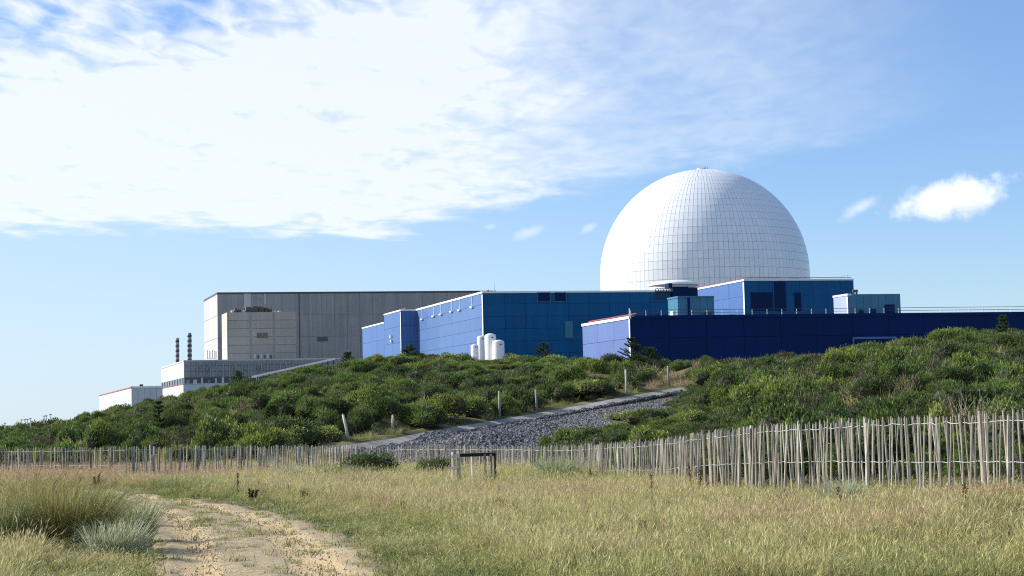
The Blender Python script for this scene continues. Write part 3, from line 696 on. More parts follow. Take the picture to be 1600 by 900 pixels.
# low grey hall with its front's shadow lattice built as frames
lowg, lg_side, lg_front, lgq, lgz = block('long_shed', 'long low grey shed with shadow-latticed front at the foot of the grey hall', 'building', 288, 563.5, 400, 252, 545, M['mid_grey'])
zb0 = lg_front.hit(300, 590)[1]; zb1 = lg_front.hit(300, 600)[1]
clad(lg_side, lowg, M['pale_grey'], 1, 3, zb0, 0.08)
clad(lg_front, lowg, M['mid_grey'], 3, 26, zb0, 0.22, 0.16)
for f in (lg_side, lg_front):
    mb = MB(); f.box(mb, 0.0, f.L, zb1, zb0, 0.0, 0.06); mb.build('window_band', M['glass'], lowg)
    mb = MB(); f.box(mb, -0.1, f.L, -1.2, zb1 - 0.05, 0.0, 0.3); mb.build('base_wall', M['white_wall'], lowg)
    mb = MB(); f.box(mb, -0.2, f.L, zb1 - 0.05, zb1 + 0.10, 0.0, 0.42); mb.build('sill', M['red_trim'] if f is lg_side else M['white_wall'], lowg)
for k in range(9):
    mb = MB(); s_ = lg_side.L * (k + 0.5) / 9; lg_side.box(mb, s_ - 0.12, s_ + 0.12, zb1, zb0, 0.05, 0.2); mb.build('mullion', M['pale_grey'], lowg)
for k in range(24):
    mb = MB(); s_ = lg_front.L * (k + 0.5) / 24; w_ = random.uniform(0.1, 0.5); lg_front.box(mb, s_ - w_, s_ + w_, zb1, zb0 - random.uniform(0, 0.8), 0.05, 0.2); mb.build('mullion', M['white_wall'] if k % 3 else M['mid_grey'], lowg)
for k in range(2, 26):  # uprights and braces stand in for shadows across the front
    s_ = lg_front.L * k / 26; mb = MB(); lg_front.box(mb, s_ - 0.16, s_ + 0.16, zb0, lgz - 0.4, 0.18, 0.5); mb.build('upright', M['mid_grey'], lowg)
    if k % 4 == 3:
        mb = MB(); a0 = lg_front.A + A_F * s_ + N_F * 0.4 + Vector((0, 0, zb0)); a1 = lg_front.A + A_F * (s_ + lg_front.L / 26) + N_F * 0.4 + Vector((0, 0, lgz - 0.5))
        mb.tube([a0, a1], 0.14, 4); mb.build('shadow_brace', M['mid_grey'], lowg)
coping(lowg, [lg_front, lg_side], M['pale_grey'], 0.35, 0.2, drop=0.25)
whiteb, wb_side, wb_front, wbq, wbz = block('white_shed', 'small white flat roofed shed at the far left end of the station', 'building', 206, 604, 380, 156, 254, M['white_wall'])
clad(wb_side, whiteb, M['white_wall'], 3, 5, 0.5, 0.06); clad(wb_front, whiteb, M['white_wall'], 3, 5, 0.5, 0.06)
coping(whiteb, [wb_front], M['white_trim'], 0.4, 0.2); coping(whiteb, [wb_side], M['red_trim'], 0.3, 0.2)
mb = MB(); s_, z_ = wb_front.hit(221, 605); wb_front.box(mb, s_ - .4, s_ + .4, wbz, wbz + .5, -2, -1); mb.build('roof_vent', M['grey_dark'], whiteb)
# two ringed chimneys
for (cx_, top, w_, lab) in ((277, 528, 5.4, 'shorter of two dark banded chimneys left of the grey hall'), (296, 520, 6.2, 'taller of two dark banded chimneys left of the grey hall')):
    p = P(cx_, top, 425); r_ = w_ / 2 / F_PX * 425; root = empty('chimney', (p.x, p.y, -1.2), lab, 'chimney', 'ringed chimneys')
    mb = MB(); mb.lathe((p.x, p.y), [(r_ * 1.02, -1.2), (r_, p.z - 0.2), (r_ * 0.85, p.z)], 16); mb.build('stack', M['mid_grey'], root, True)
    for k in range(6):
        zz = p.z - 0.5 - k * 1.25; mb = MB(); mb.lathe((p.x, p.y), [(r_ * 1.12, zz - 0.62), (r_ * 1.12, zz)], 16); mb.build('band', M['grey_dark'] if k % 2 == 0 else M['rust'], root, True)
# sloping covered gallery
g0 = P(393, 590.5, 330); g1 = P(462, 575.5, 330); g2 = P(521, 562.5, 330)
root = empty('gallery', (g0.x, g0.y, -1.2), 'white sloping covered gallery climbing in front of the long grey shed', 'gallery')
mb = MB()
for a, b_ in ((g0, g1), (g1, g2)): mb.obox(a, b_ - a, (0, 3.0, 0), (0, 0, 0.38))
mb.build('gallery_roof', M['white_trim'], root)
mb = MB()
for a, b_ in ((g0, g1), (g1, g2)): mb.obox(a + Vector((0.3, 0.3, -1.5)), b_ - a, (0, 2.4, 0), (0, 0, 0.5))
mb.build('gallery_deck', M['mid_grey'], root)
for k in range(15):
    t = k / 14; p = g0.lerp(g2, t); mb = MB(); mb.obox((p.x - .12, p.y + .2, -1.2), (0.24, 0, 0), (0, .24, 0), (0, 0, p.z + 1.2 - .02)); mb.build('gallery_post', M['grey_dark'], root)
# pale vertical tanks
for cx_, top, w_, lab in ((741.5, 538, 12, 'shortest pale storage tank, leftmost of the four'), (752, 524.5, 13.5, 'tall pale storage tank, second from left'),
                          (766, 521, 18, 'tallest and widest pale storage tank of the four'), (778.5, 531, 19, 'pale storage tank at the right end of the four')):
    d = 200 - (cx_ - 740) * 0.15 + (8 if cx_ in (752,) else 0); p = P(cx_, top, d); r_ = w_ / 2 / F_PX * d
    root = empty('storage_tank', (p.x, p.y, -1.2), lab, 'tank', 'white storage tanks')
    mb = MB(); mb.lathe((p.x, p.y), [(r_, -1.2), (r_, p.z - r_ * 0.42)] + [(r_ * math.cos(a), p.z - r_ * 0.42 + r_ * 0.42 * math.sin(a)) for a in (0.35, 0.7, 1.05, 1.4)], 28); mb.build('tank_shell', M['tank'], root, True)
    mb = MB(); mb.obox((p.x + r_ * 0.2, p.y - r_ * 1.03, p.z - r_ * 0.85), (r_ * 0.35, 0, 0), (0, 0.1, 0), (0, 0, 0.12)); mb.build('vent', M['grey_dark'], root)

# ------------------------------------------------------------------ fences
def picket_mesh(i, mat):
    r = random.Random(100 + i); mb = MB(); n = 6; base = r.uniform(0.017, 0.027); pts = []; rad = []
    bx, by = r.uniform(-.02, .02), r.uniform(-.02, .02)
    for k, z in enumerate((-1.35, -0.8, -0.35, -0.05, 0.0)):
        pts.append((bx * math.sin(z * 2.3) + r.uniform(-.007, .007), by * math.sin(z * 2.0 + 1) + r.uniform(-.007, .007), z))
        rad.append(base * (1.1 - 0.12 * k / 4 + r.uniform(-.08, .08)) * (0.55 if k == 4 else 1))
    mb.tube(pts, rad, n); return mb.mesh('picket', mat)
PICK = [picket_mesh(i, M['picket']) for i in range(10)]
def fence(name, label, line, spacing, lean=0.035, wires=((0.13, 0.004), (0.72, 0.004)), stakes=0, wr=0.005, gap_p=0.0, thick=1.0, group='paling fences'):
    """line: frame column, distance and frame row of the paling tops"""
    L = [(c[0], c[1], P(c[0], c[2], c[1])) for c in line]
    pts = [l[2] for l in L]; seg = [(pts[i + 1].xy - pts[i].xy).length for i in range(len(pts) - 1)]; tot = sum(seg)
    root = empty(name, (pts[0].x, pts[0].y, tzf(pts[0].x, pts[0].y)), label, 'fence', group)
    def at(s):
        for i, l in enumerate(seg):
            if s <= l or i == len(seg) - 1: return pts[i].lerp(pts[i + 1], s / l)
            s -= l
    s = 0.0; tops = []
    while s < tot:
        p = at(s); dz = random.gauss(0, 0.03); sc = thick * random.choice((0.5, 0.6, 0.7, 0.8, 0.9, 1.2))
        tilt = random.gauss(0, lean); tilt2 = random.gauss(0, lean)
        off = Vector((random.gauss(0, .012), random.gauss(0, .012), 0))
        if random.random() >= gap_p:
            o = link('picket', random.choice(PICK), root, (p.x + off.x, p.y + off.y, p.z + dz), (tilt2, tilt, random.uniform(0, 6.28)), (sc, sc, random.uniform(0.97, 1.03)))
        tops.append(p.copy()); s += spacing * random.choice((0.6, 0.8, 1.0, 1.0, 1.2, 1.3))
    for down, w in wires:
        ln = [q + Vector((random.gauss(0, .012), -0.028 + random.gauss(0, .006), -down + random.gauss(0, .010))) for q in tops[::2]] + [tops[-1] + Vector((0, -0.03, -down))]
        mb = MB(); mb.tube(ln, wr, 4, False); mb.build('wire', M['wire'], root)
    for k in range(stakes):
        p = at(tot * (k + 0.5) / stakes); mb = MB(); mb.tube([(p.x, p.y + 0.06, p.z - 1.5), (p.x + random.gauss(0, .02), p.y + 0.06, p.z + 0.03)], 0.028, 7); mb.build('stake', M['picket'], root)
    return root
fence('paling_fence', 'tall pale cleft paling fence running off to the right edge', [(888, 49, 697), (960, 44.6, 692), (1000, 42, 689.5), (1060, 39, 683), (1100, 36.8, 676), (1200, 32.3, 664), (1300, 29.2, 657), (1400, 26.9, 651), (1500, 25.0, 647), (1600, 23.4, 642), (1680, 22.2, 638)], 0.092, 0.04, wr=0.0052, stakes=6, thick=0.85)
fence('paling_fence', 'thin sparse paling fence below the dark stone slope', [(600, 66, 697.5), (700, 61, 697), (780, 57, 697), (888, 51, 697)], 0.115, 0.02, wr=0.005, stakes=6, gap_p=0.06, thick=1.0)
fence('paling_fence', 'weathered grey paling fence left of the ramp foot', [(198, 57, 697), (300, 58.5, 697), (400, 60, 697), (500, 63, 697), (600, 66, 697.5)], 0.105, 0.022, wr=0.005, stakes=7, thick=1.3)
fence('paling_fence', 'distant low paling fence at the far left edge', [(-70, 71, 702), (60, 69, 700.5), (197, 66.5, 698.5)], 0.105, 0.02, wr=0.005, stakes=6, thick=1.2)

# round posts along the ramp
for (bx_, by_, tx_, ty_, d_, lab) in ((546, 692, 536, 648, 84.5, 'leaning pale post at the lower end of the ramp'), (613, 686, 614, 649, 88, 'upright pale post near the foot of the ramp'),
        (781, 655, 780, 612, 98.5, 'left post of the middle pair on the ramp'), (839.5, 650, 837, 609, 102.5, 'right post of the middle pair on the ramp'),
        (979, 617, 977.5, 578, 112.5, 'left post of the pair near the ramp top'), (1045.5, 612, 1043.5, 573, 117.5, 'right post of the pair near the ramp top')):
    t = P(tx_, ty_, d_); bxw = P(bx_, by_, d_); zg = tzf(bxw.x, d_)
    root = empty('marker_post', (bxw.x, d_, zg), lab, 'post', 'posts along the ramp')
    mb = MB(); mb.tube([(bxw.x, d_, zg - 0.3), tuple(Vector((bxw.x, d_, zg)).lerp(t, 0.5)), tuple(t)], [0.075, 0.07, 0.065], 9); mb.build('pole', M['post'], root, True)
    mb = MB(); mb.tube([tuple(t), (t.x, t.y, t.z + 0.05)], [0.066, 0.03], 9); mb.build('post_cap', M['timber'], root)
# short broken stake by the dry grass at the ramp top
p = P(1089, 598, 119); zg = tzf(p.x, 119)
root = empty('broken_stake', (p.x, 119, zg), 'short orange brown broken stake in dry grass at the ramp top', 'stake')
mb = MB(); mb.tube([(p.x + .1, 119, zg - .2), (p.x, 119, zg + 0.8), (p.x - 0.1, 119, zg + 1.35)], [.11, .10, .03], 7); mb.build('pole', M['brown_board'], root)

# low timber barrier before the fence
def barrier():
    d = 43.0; s = d / F_PX
    g = P(712, 735, d); zg = tzf(g.x, d)
    root = empty('timber_barrier', (g.x, d, zg), 'low timber barrier with dark rail standing in the grass by the fence', 'barrier')
    def post(px, ytop, w, mat, y=d, name='post'):
        t = P(px, ytop, y); mb = MB(); h = w * s * 0.6; mb.prism([(t.x - h, y), (t.x + h * .4, y - h), (t.x + h, y), (t.x - h * .4, y + h)], zg - 0.2, t.z); mb.build(name, mat, root)
    post(707.0, 706, 4.2, M['timber']); post(716, 705, 4.6, M['timber'])
    for ya, yb in ((711, 716), (728.5, 733)):
        a = P(705.5, yb, d - .08); b_ = P(717.5, ya, d - .08); mb = MB(); mb.obox((a.x, d - 0.12, a.z), (b_.x - a.x, 0, 0), (0, 0.06, 0), (0, 0, b_.z - a.z)); mb.build('cross_piece', M['timber'], root)
    a = P(717, 714.2, d); b_ = P(772, 711, d + 0.5); mb = MB(); mb.obox((a.x, d, a.z), (b_.x - a.x, 0.5, 0.0), (0, 0.12, 0), (0, 0, 0.085)); mb.build('rail', M['dark_timber'], root)
    for px in (737, 757.5, 767): post(px, 709.5, 3.0, M['timber'], d + 0.35)
    post(773, 708, 3.0, M['dark_timber'], d + 0.55)
barrier()
# distant lamp posts
ORD = ('first', 'second', 'third', 'fourth', 'fifth', 'sixth', 'seventh', 'eighth', 'ninth', 'tenth')
lp = MB(); lp.tube([(0, 0, 0), (0, 0, 1)], 0.08, 6); lpm = lp.mesh('lamp_pole', M['white_trim']); lh = MB(); lh.obox((-.22, -.12, -.1), (.4, 0, 0), (0, .24, 0), (0, 0, .16)); lhm = lh.mesh('lamp_head', M['pale_grey'])
for px_, top in ((8, 661), (34, 656), (39, 655.5), (43, 655), (47.5, 654), (69, 650), (72.5, 649.5), (79, 647.5)):
    p = P(px_, top, 300); root = empty('street_lamp', (p.x, p.y, -1.2), ORD[[8, 34, 39, 43, 47.5, 69, 72.5, 79].index(px_)] + ' slim lamp post from the left edge on the far skyline', 'lamp', 'lamp posts on the far left skyline')
    link('lamp_pole', lpm, root, (p.x, p.y, -1.2), None, (1, 1, p.z + 1.2)); link('lamp_head', lhm, root, (p.x, p.y, p.z))

# ------------------------------------------------------------------ plants
def raw_mesh(name, vs, fs, shade, mats, mi=None):
    me = bpy.data.meshes.new(name); me.from_pydata(vs, [], fs)
    me.attributes.new('shade', 'FLOAT', 'FACE').data.foreach_set('value', np.asarray(shade, np.float32))
    for mt in mats: me.materials.append(mt)
    if mi is not None: me.polygons.foreach_set('material_index', mi)
    me.update(); return me
def bush_parts(seed, n_sprig=2600, lobes=9, leaf=(0.05, 0.13), spiky=0.5, flat=0.85, round_leaf=False):
    """a bush about 1 m in radius: lumps of short sprigs; returns foliage lists and a stem mesh builder"""
    r = np.random.default_rng(seed); vs = []; fs = []; sh = []
    L = []
    for i in range(lobes):
        a = r.uniform(0, 6.283); q = r.uniform(0.0, 0.62) ** 0.8; rad = r.uniform(0.30, 0.52)
        L.append((q * math.cos(a), q * math.sin(a), r.uniform(0.18, 0.55) * flat * (1.15 - q * 0.6), rad))
    lobe_sh = r.random(lobes)
    for i in range(n_sprig):
        li = r.integers(len(L)); c = L[li]; d = r.normal(size=3); d[2] = abs(d[2]) * 1.0 - 0.25; d /= np.linalg.norm(d)
        rr = c[3] * (0.80 + 0.28 * r.random() ** 2)
        p = np.array(c[:3]) + d * rr * np.array((1, 1, flat))
        if p[2] < -0.05: continue
        ln0 = r.uniform(*leaf); ln = ln0 * (1.0 if (r.random() > 0.06 or d[2] < 0.3) else r.uniform(1.6, 2.4)); up = d * (1 - spiky * 0.4) + np.array((0, 0, spiky)) + r.normal(size=3) * 0.45; up /= np.linalg.norm(up)
        sd_ = np.cross(up, r.normal(size=3)); sd_ /= np.linalg.norm(sd_) + 1e-9
        w = ln0 * (0.40 if round_leaf else 0.19) * (1.0 if ln == ln0 else 0.6); b = len(vs); shv = float(np.clip(r.normal(0.38 + 0.45 * lobe_sh[li], 0.20), 0, 1))
        if round_leaf:
            vs += [tuple(p), tuple(p + up * ln * .5 + sd_ * w), tuple(p + up * ln), tuple(p + up * ln * .5 - sd_ * w)]; fs += [(b, b + 1, b + 2, b + 3)]; sh += [shv]
        else:
            o2 = np.cross(up, sd_)
            vs += [tuple(p - sd_ * w), tuple(p + sd_ * w), tuple(p + up * ln), tuple(p - o2 * w), tuple(p + o2 * w), tuple(p + up * ln * 1.1 + sd_ * w)]
            fs += [(b, b + 1, b + 2), (b + 3, b + 4, b + 5)]; sh += [shv, shv]
    return vs, fs, sh, L
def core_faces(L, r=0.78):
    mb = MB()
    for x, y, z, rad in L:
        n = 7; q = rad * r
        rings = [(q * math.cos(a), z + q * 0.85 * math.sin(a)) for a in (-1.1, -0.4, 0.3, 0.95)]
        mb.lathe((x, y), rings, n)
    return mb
def stem_mesh(L, name, mat):
    mb = MB()
    for i, (x, y, z, rad) in enumerate(L[:5]): mb.tube([(0.05 * x, 0.05 * y, -0.25), (x * 0.5, y * 0.5, z * 0.45), (x, y, z)], [0.05, 0.035, 0.015], 5)
    return mb.mesh(name, mat)
M['twig'] = paint('bare_twig', (0.26, 0.21, 0.14), 0.9, 0, 0.2)
FULL0, BARE0 = 0, 8                                            # order in which the kinds are listed (by name)
hidden = bpy.data.collections.new('plant_kinds')              # masters for scattering, not linked to the scene
def master(name, me):
    o = bpy.data.objects.new(name, me); hidden.objects.link(o); return o
BUSH = []
for k in range(8):
    vs, fs, sh, L = bush_parts(40 + k, (4400, 3800, 2200, 4200, 4400, 1800, 3600, 4400)[k], 10, (0.045, 0.125), 0.55, 0.85)
    cf = core_faces(L); b = len(vs); vs2 = vs + cf.v; fs2 = fs + [tuple(i + b for i in f) for f in cf.f]
    BUSH.append(master('gorse_kind_%d' % k, raw_mesh('gorse_kind', vs2, fs2, sh + [0.2] * len(cf.f), [M['gorse'], M['branch']], [0] * len(fs) + [1] * len(cf.f))))
def scatter_tree(objs):
    coll = bpy.data.collections.new('kinds_' + objs[0].name)
    for o in objs: coll.objects.link(o)
    t = bpy.data.node_groups.new('scatter_' + objs[0].name, 'GeometryNodeTree')
    t.interface.new_socket('Geometry', in_out='INPUT', socket_type='NodeSocketGeometry'); t.interface.new_socket('Geometry', in_out='OUTPUT', socket_type='NodeSocketGeometry')
    gi = t.nodes.new('NodeGroupInput'); go = t.nodes.new('NodeGroupOutput'); ip = t.nodes.new('GeometryNodeInstanceOnPoints')
    ci = t.nodes.new('GeometryNodeCollectionInfo'); ci.inputs['Collection'].default_value = coll; ci.inputs['Separate Children'].default_value = True; ci.inputs['Reset Children'].default_value = True
    t.links.new(gi.outputs[0], ip.inputs['Points']); t.links.new(ci.outputs[0], ip.inputs['Instance']); ip.inputs['Pick Instance'].default_value = True
    def attr(nm, ty):
        a = t.nodes.new('GeometryNodeInputNamedAttribute'); a.data_type = ty; a.inputs['Name'].default_value = nm
        return [o for o in a.outputs if o.enabled and o.name == 'Attribute'][0]
    t.links.new(attr('kind_index', 'INT'), ip.inputs['Instance Index']); t.links.new(attr('rot', 'FLOAT_VECTOR'), ip.inputs['Rotation']); t.links.new(attr('size', 'FLOAT_VECTOR'), ip.inputs['Scale'])
    t.links.new(ip.outputs[0], go.inputs[0]); return t
def scatter(name, label, tree, nk, pos, rot, size, tint, mat, kinds=None):
    n = len(pos); me = bpy.data.meshes.new(name); me.vertices.add(n); me.vertices.foreach_set('co', np.asarray(pos, np.float32).ravel())
    a = me.attributes.new('kind_index', 'INT', 'POINT'); a.data.foreach_set('value', (rng.integers(0, nk, n) if kinds is None else kinds).astype(np.int32))
    for nm, arr in (('rot', rot), ('size', size)):
        a = me.attributes.new(nm, 'FLOAT_VECTOR', 'POINT'); a.data.foreach_set('vector', np.asarray(arr, np.float32).ravel())
    a = me.attributes.new('tint', 'FLOAT', 'POINT'); a.data.foreach_set('value', np.asarray(tint, np.float32))
    me.materials.append(mat)
    o = bpy.data.objects.new(name, me); C.objects.link(o); md = o.modifiers.new('scatter', 'NODES'); md.node_group = tree
    tag(o, label, None, None, 'stuff'); return o

def band(u0, u1, y0, y1, n):
    """random points, even per square metre, in a wedge of the land"""
    Y = np.sqrt(rng.uniform(y0 ** 2, y1 ** 2, n)); U = rng.uniform(u0, u1, n); return (U - 800) / F_PX * Y, Y, U
def frame_y(X, Y, Z):
    q = np.stack([X - EYE.x, Y - EYE.y, Z - EYE.z], 1); w = q @ np.array(_F)
    return 800 + F_PX * (q @ np.array(_R)) / w, 450 - F_PX * (q @ np.array(_U)) / w

def stone_zone(U, Y, py):
    ry = np.interp(U, RAMP[:, 0], RAMP[:, 2])
    return (U > 470) & (U < 1062) & (Y < ry - 1.35 + 0.45 * np.sin(U * 0.21) * np.sin(U * 0.083 + 1)) & (py < 724 - np.clip(U - 830, 0, 999) * 0.36) & (py > 600)
def scrub():
    X, Y, U = [np.concatenate(q) for q in zip(band(-300, 1900, 26, 235, 30000), band(950, 1900, 25, 70, 9000))]
    toe = np.interp(U, U_K, TOE_K); cre = np.interp(U, U_K, CRE_K); ry = np.interp(U, RAMP[:, 0], RAMP[:, 2])
    Z = tz(X, Y); px, py = frame_y(X, Y, Z)
    keep = (Y > toe + np.where(U > 980, 0.2, 1.2)) & (Y < cre + 7)
    on_ramp = (U > 330) & (U < 1090) & (np.abs(Y - ry) < 3.2)
    below = (U > 380) & (U < 850) & (Y < ry)
    keep &= ~on_ramp & ~below & ~stone_zone(U, Y, py)
    keep &= ~((U > 1000) & (U < 1085) & (Y > ry) & (Y < ry + 7))              # dry grass strip above the ramp
    keep &= ~((U > 640) & (U < 1000) & (Y > ry) & (Y < ry + 4.2))
    for qx, qy in ((546, 84.5), (613, 88), (781, 98.5), (839.5, 102.5), (979, 112.5), (1045.5, 117.5)):      # room round the posts
        keep &= ~((np.abs(X - (qx - 800) / F_PX * qy) < 1.5) & (Y > qy - 6) & (Y < qy + 2.5))
    gap = _n2(X, Y, 0.16, 5.0) + 0.5 * _n2(X, Y, 0.5, 1.0)
    left = 1 - sst(U, 250, 520)
    keep &= gap > -1.2 + 1.15 * left - 0.15
    keep &= (rng.random(len(X)) < np.where(U > 900, 1.0, 0.85))
    X, Y, U, Z, py = [q[keep] for q in (X, Y, U, Z, py)]
    # thin out to an even spacing
    order = rng.permutation(len(X)); cell = {}; sel = []
    R_ = 0.6 + 0.8 * rng.random(len(X)) + 1.0 * rng.random(len(X)) ** 4; R_ *= 0.55 + 0.45 * sst(Y, 35, 80)
    for i in order:
        cx, cy = int(X[i] // 2.8), int(Y[i] // 2.8); ok = True
        for dx in (-1, 0, 1):
            for dy in (-1, 0, 1):
                for j in cell.get((cx + dx, cy + dy), ()):
                    if (X[i] - X[j]) ** 2 + (Y[i] - Y[j]) ** 2 < (0.62 * (R_[i] + R_[j])) ** 2: ok = False; break
                if not ok: break
            if not ok: break
        if ok: sel.append(i); cell.setdefault((cx, cy), []).append(i)
    s = np.array(sel); X, Y, U, Z, R_ = X[s], Y[s], U[s], Z[s], R_[s]
    tint = 0.55 + 0.24 * _n2(X, Y, 0.20, 2.0) + 0.15 * _n2(X, Y, 0.9, 9.0) + rng.normal(0, 0.10, len(X)) - 0.05 * (U > 1050)
    dead = rng.random(len(X)) < 0.05 + 0.12 * (_n2(X, Y, 0.3, 7.0) > 0.55); tint = np.where(dead, rng.uniform(0.0, 0.2, len(X)), np.clip(tint, 0.24, 0.95))
    cre = np.interp(U, U_K, CRE_K); hgt = np.minimum(R_ * rng.uniform(0.85, 1.45, len(X)), np.where(Y > cre - 14, 1.0, 1.5) + rng.uniform(0, .25, len(X)))
    ry = np.interp(U, RAMP[:, 0], RAMP[:, 2]); hgt = np.where((U > 840) & (U < 1110) & (Y < ry), np.minimum(hgt, 0.75), hgt)
    hgt = np.where((U > 715) & (U < 800) & (Y > cre - 25), np.minimum(hgt, 0.6), hgt)
    n = len(X); rot = np.stack([rng.normal(0, .1, n), rng.normal(0, .1, n), rng.uniform(0, 6.28, n)], 1)
    global WTREE; WTREE = scatter_tree(BUSH)
    scatter('gorse_scrub', 'dense dark green gorse scrub covering the bank', WTREE, len(BUSH), np.stack([X, Y, Z - 0.08], 1), rot, np.stack([R_, R_, hgt], 1), tint, M['gorse'], np.where(rng.random(n) < 0.05, rng.integers(0, 2, n) + BARE0, rng.integers(0, 8, n) + FULL0))
    return n
for k in range(2):                                             # leggy, half bare bushes
    tw = MB(); r_ = random.Random(900 + k)
    for i in range(150):
        a = r_.uniform(0, 6.283); e = r_.uniform(.25, 1.35); d = Vector((math.cos(a) * math.cos(e), math.sin(a) * math.cos(e), math.sin(e))); p0 = Vector((r_.gauss(0, .2), r_.gauss(0, .2), 0)); ln = r_.uniform(.6, 1.05)
        tw.tube([p0, p0 + d * ln * .5 + Vector((r_.gauss(0, .07), r_.gauss(0, .07), 0)), p0 + d * ln], [.014, .010, .004], 3, False)
    vs, fs, sh, L = bush_parts(60 + k, 700, 8, (0.05, 0.12), 0.5, 0.8); b = len(vs)
    BUSH.append(master('gorse_kind_z_bare_%d' % k, raw_mesh('gorse_kind', vs + tw.v, fs + [tuple(i + b for i in f) for f in tw.f], sh + [.5] * len(tw.f), [M['gorse'], M['twig']], [0] * len(fs) + [1] * len(tw.f))))
N_SCRUB = scrub()

# grass
def clump_mesh(seed, n=42, rad=0.16, h=(0.22, 0.5), w=0.0040, bend=0.5, seeds=0.25):
    r = np.random.default_rng(seed); vs = []; fs = []; sh = []
    for i in range(n):
        a = r.uniform(0, 6.283); q = rad * math.sqrt(r.random()); p = np.array((q * math.cos(a), q * math.sin(a), -0.03))
        hh = r.uniform(*h); dr = r.normal(size=2) * bend * hh * 0.55 + np.array((math.cos(a), math.sin(a))) * 0.10 * hh
        fa = r.uniform(0, 6.283); sd_ = np.array((math.cos(fa), math.sin(fa), 0)) * w * r.uniform(0.7, 1.4); s = float(np.clip(r.normal(0.5, 0.25), 0, 1))
        m1 = p + np.array((dr[0] * 0.3, dr[1] * 0.3, hh * 0.55)); tip = p + np.array((dr[0], dr[1], hh * (1 - 0.25 * min(1, np.linalg.norm(dr) / hh))))
        b = len(vs); vs += [tuple(p - sd_), tuple(p + sd_), tuple(m1 + sd_ * .85), tuple(m1 - sd_ * .85), tuple(tip)]
        fs += [(b, b + 1, b + 2, b + 3), (b + 3, b + 2, b + 4)]; sh += [s, s]
        if r.random() < seeds:                       # seed head
            b = len(vs); d = (tip - m1); d /= np.linalg.norm(d); e = sd_ / np.linalg.norm(sd_) * 0.0052
            vs += [tuple(tip - d * .03), tuple(tip + d * .02 + e), tuple(tip + d * .09), tuple(tip + d * .02 - e)]; fs += [(b, b + 1, b + 2, b + 3)]; sh += [min(1, s + 0.35)]
    return vs, fs, sh
GR = []
for k in range(2): GR.append(master('grass_kind_tall_%d' % k, raw_mesh('grass_kind', *clump_mesh(390 + k, 14, 0.2, (0.3, 0.66), 0.0030, 0.7, 0.6), [M['grass']])))
for k in range(8): GR.append(master('grass_kind_%d' % k, raw_mesh('grass_kind', *clump_mesh(300 + k), [M['grass']])))
GTREE = scatter_tree(GR)
GR3 = [master('bank_grass_kind_%d' % k, raw_mesh('bank_grass_kind', *clump_mesh(360 + k, 60, 0.16, (0.15, 0.42), 0.0035, 0.8, 0.0), [M['grass']])) for k in range(4)]
GTREE3 = scatter_tree(GR3)
GR2 = []
for k in range(4): GR2.append(master('short_grass_kind_%d' % k, raw_mesh('short_grass_kind', *clump_mesh(340 + k, 30, 0.10, (0.05, 0.13), 0.0035, 0.9, 0.05), [M['grass']])))
GTREE2 = scatter_tree(GR2)
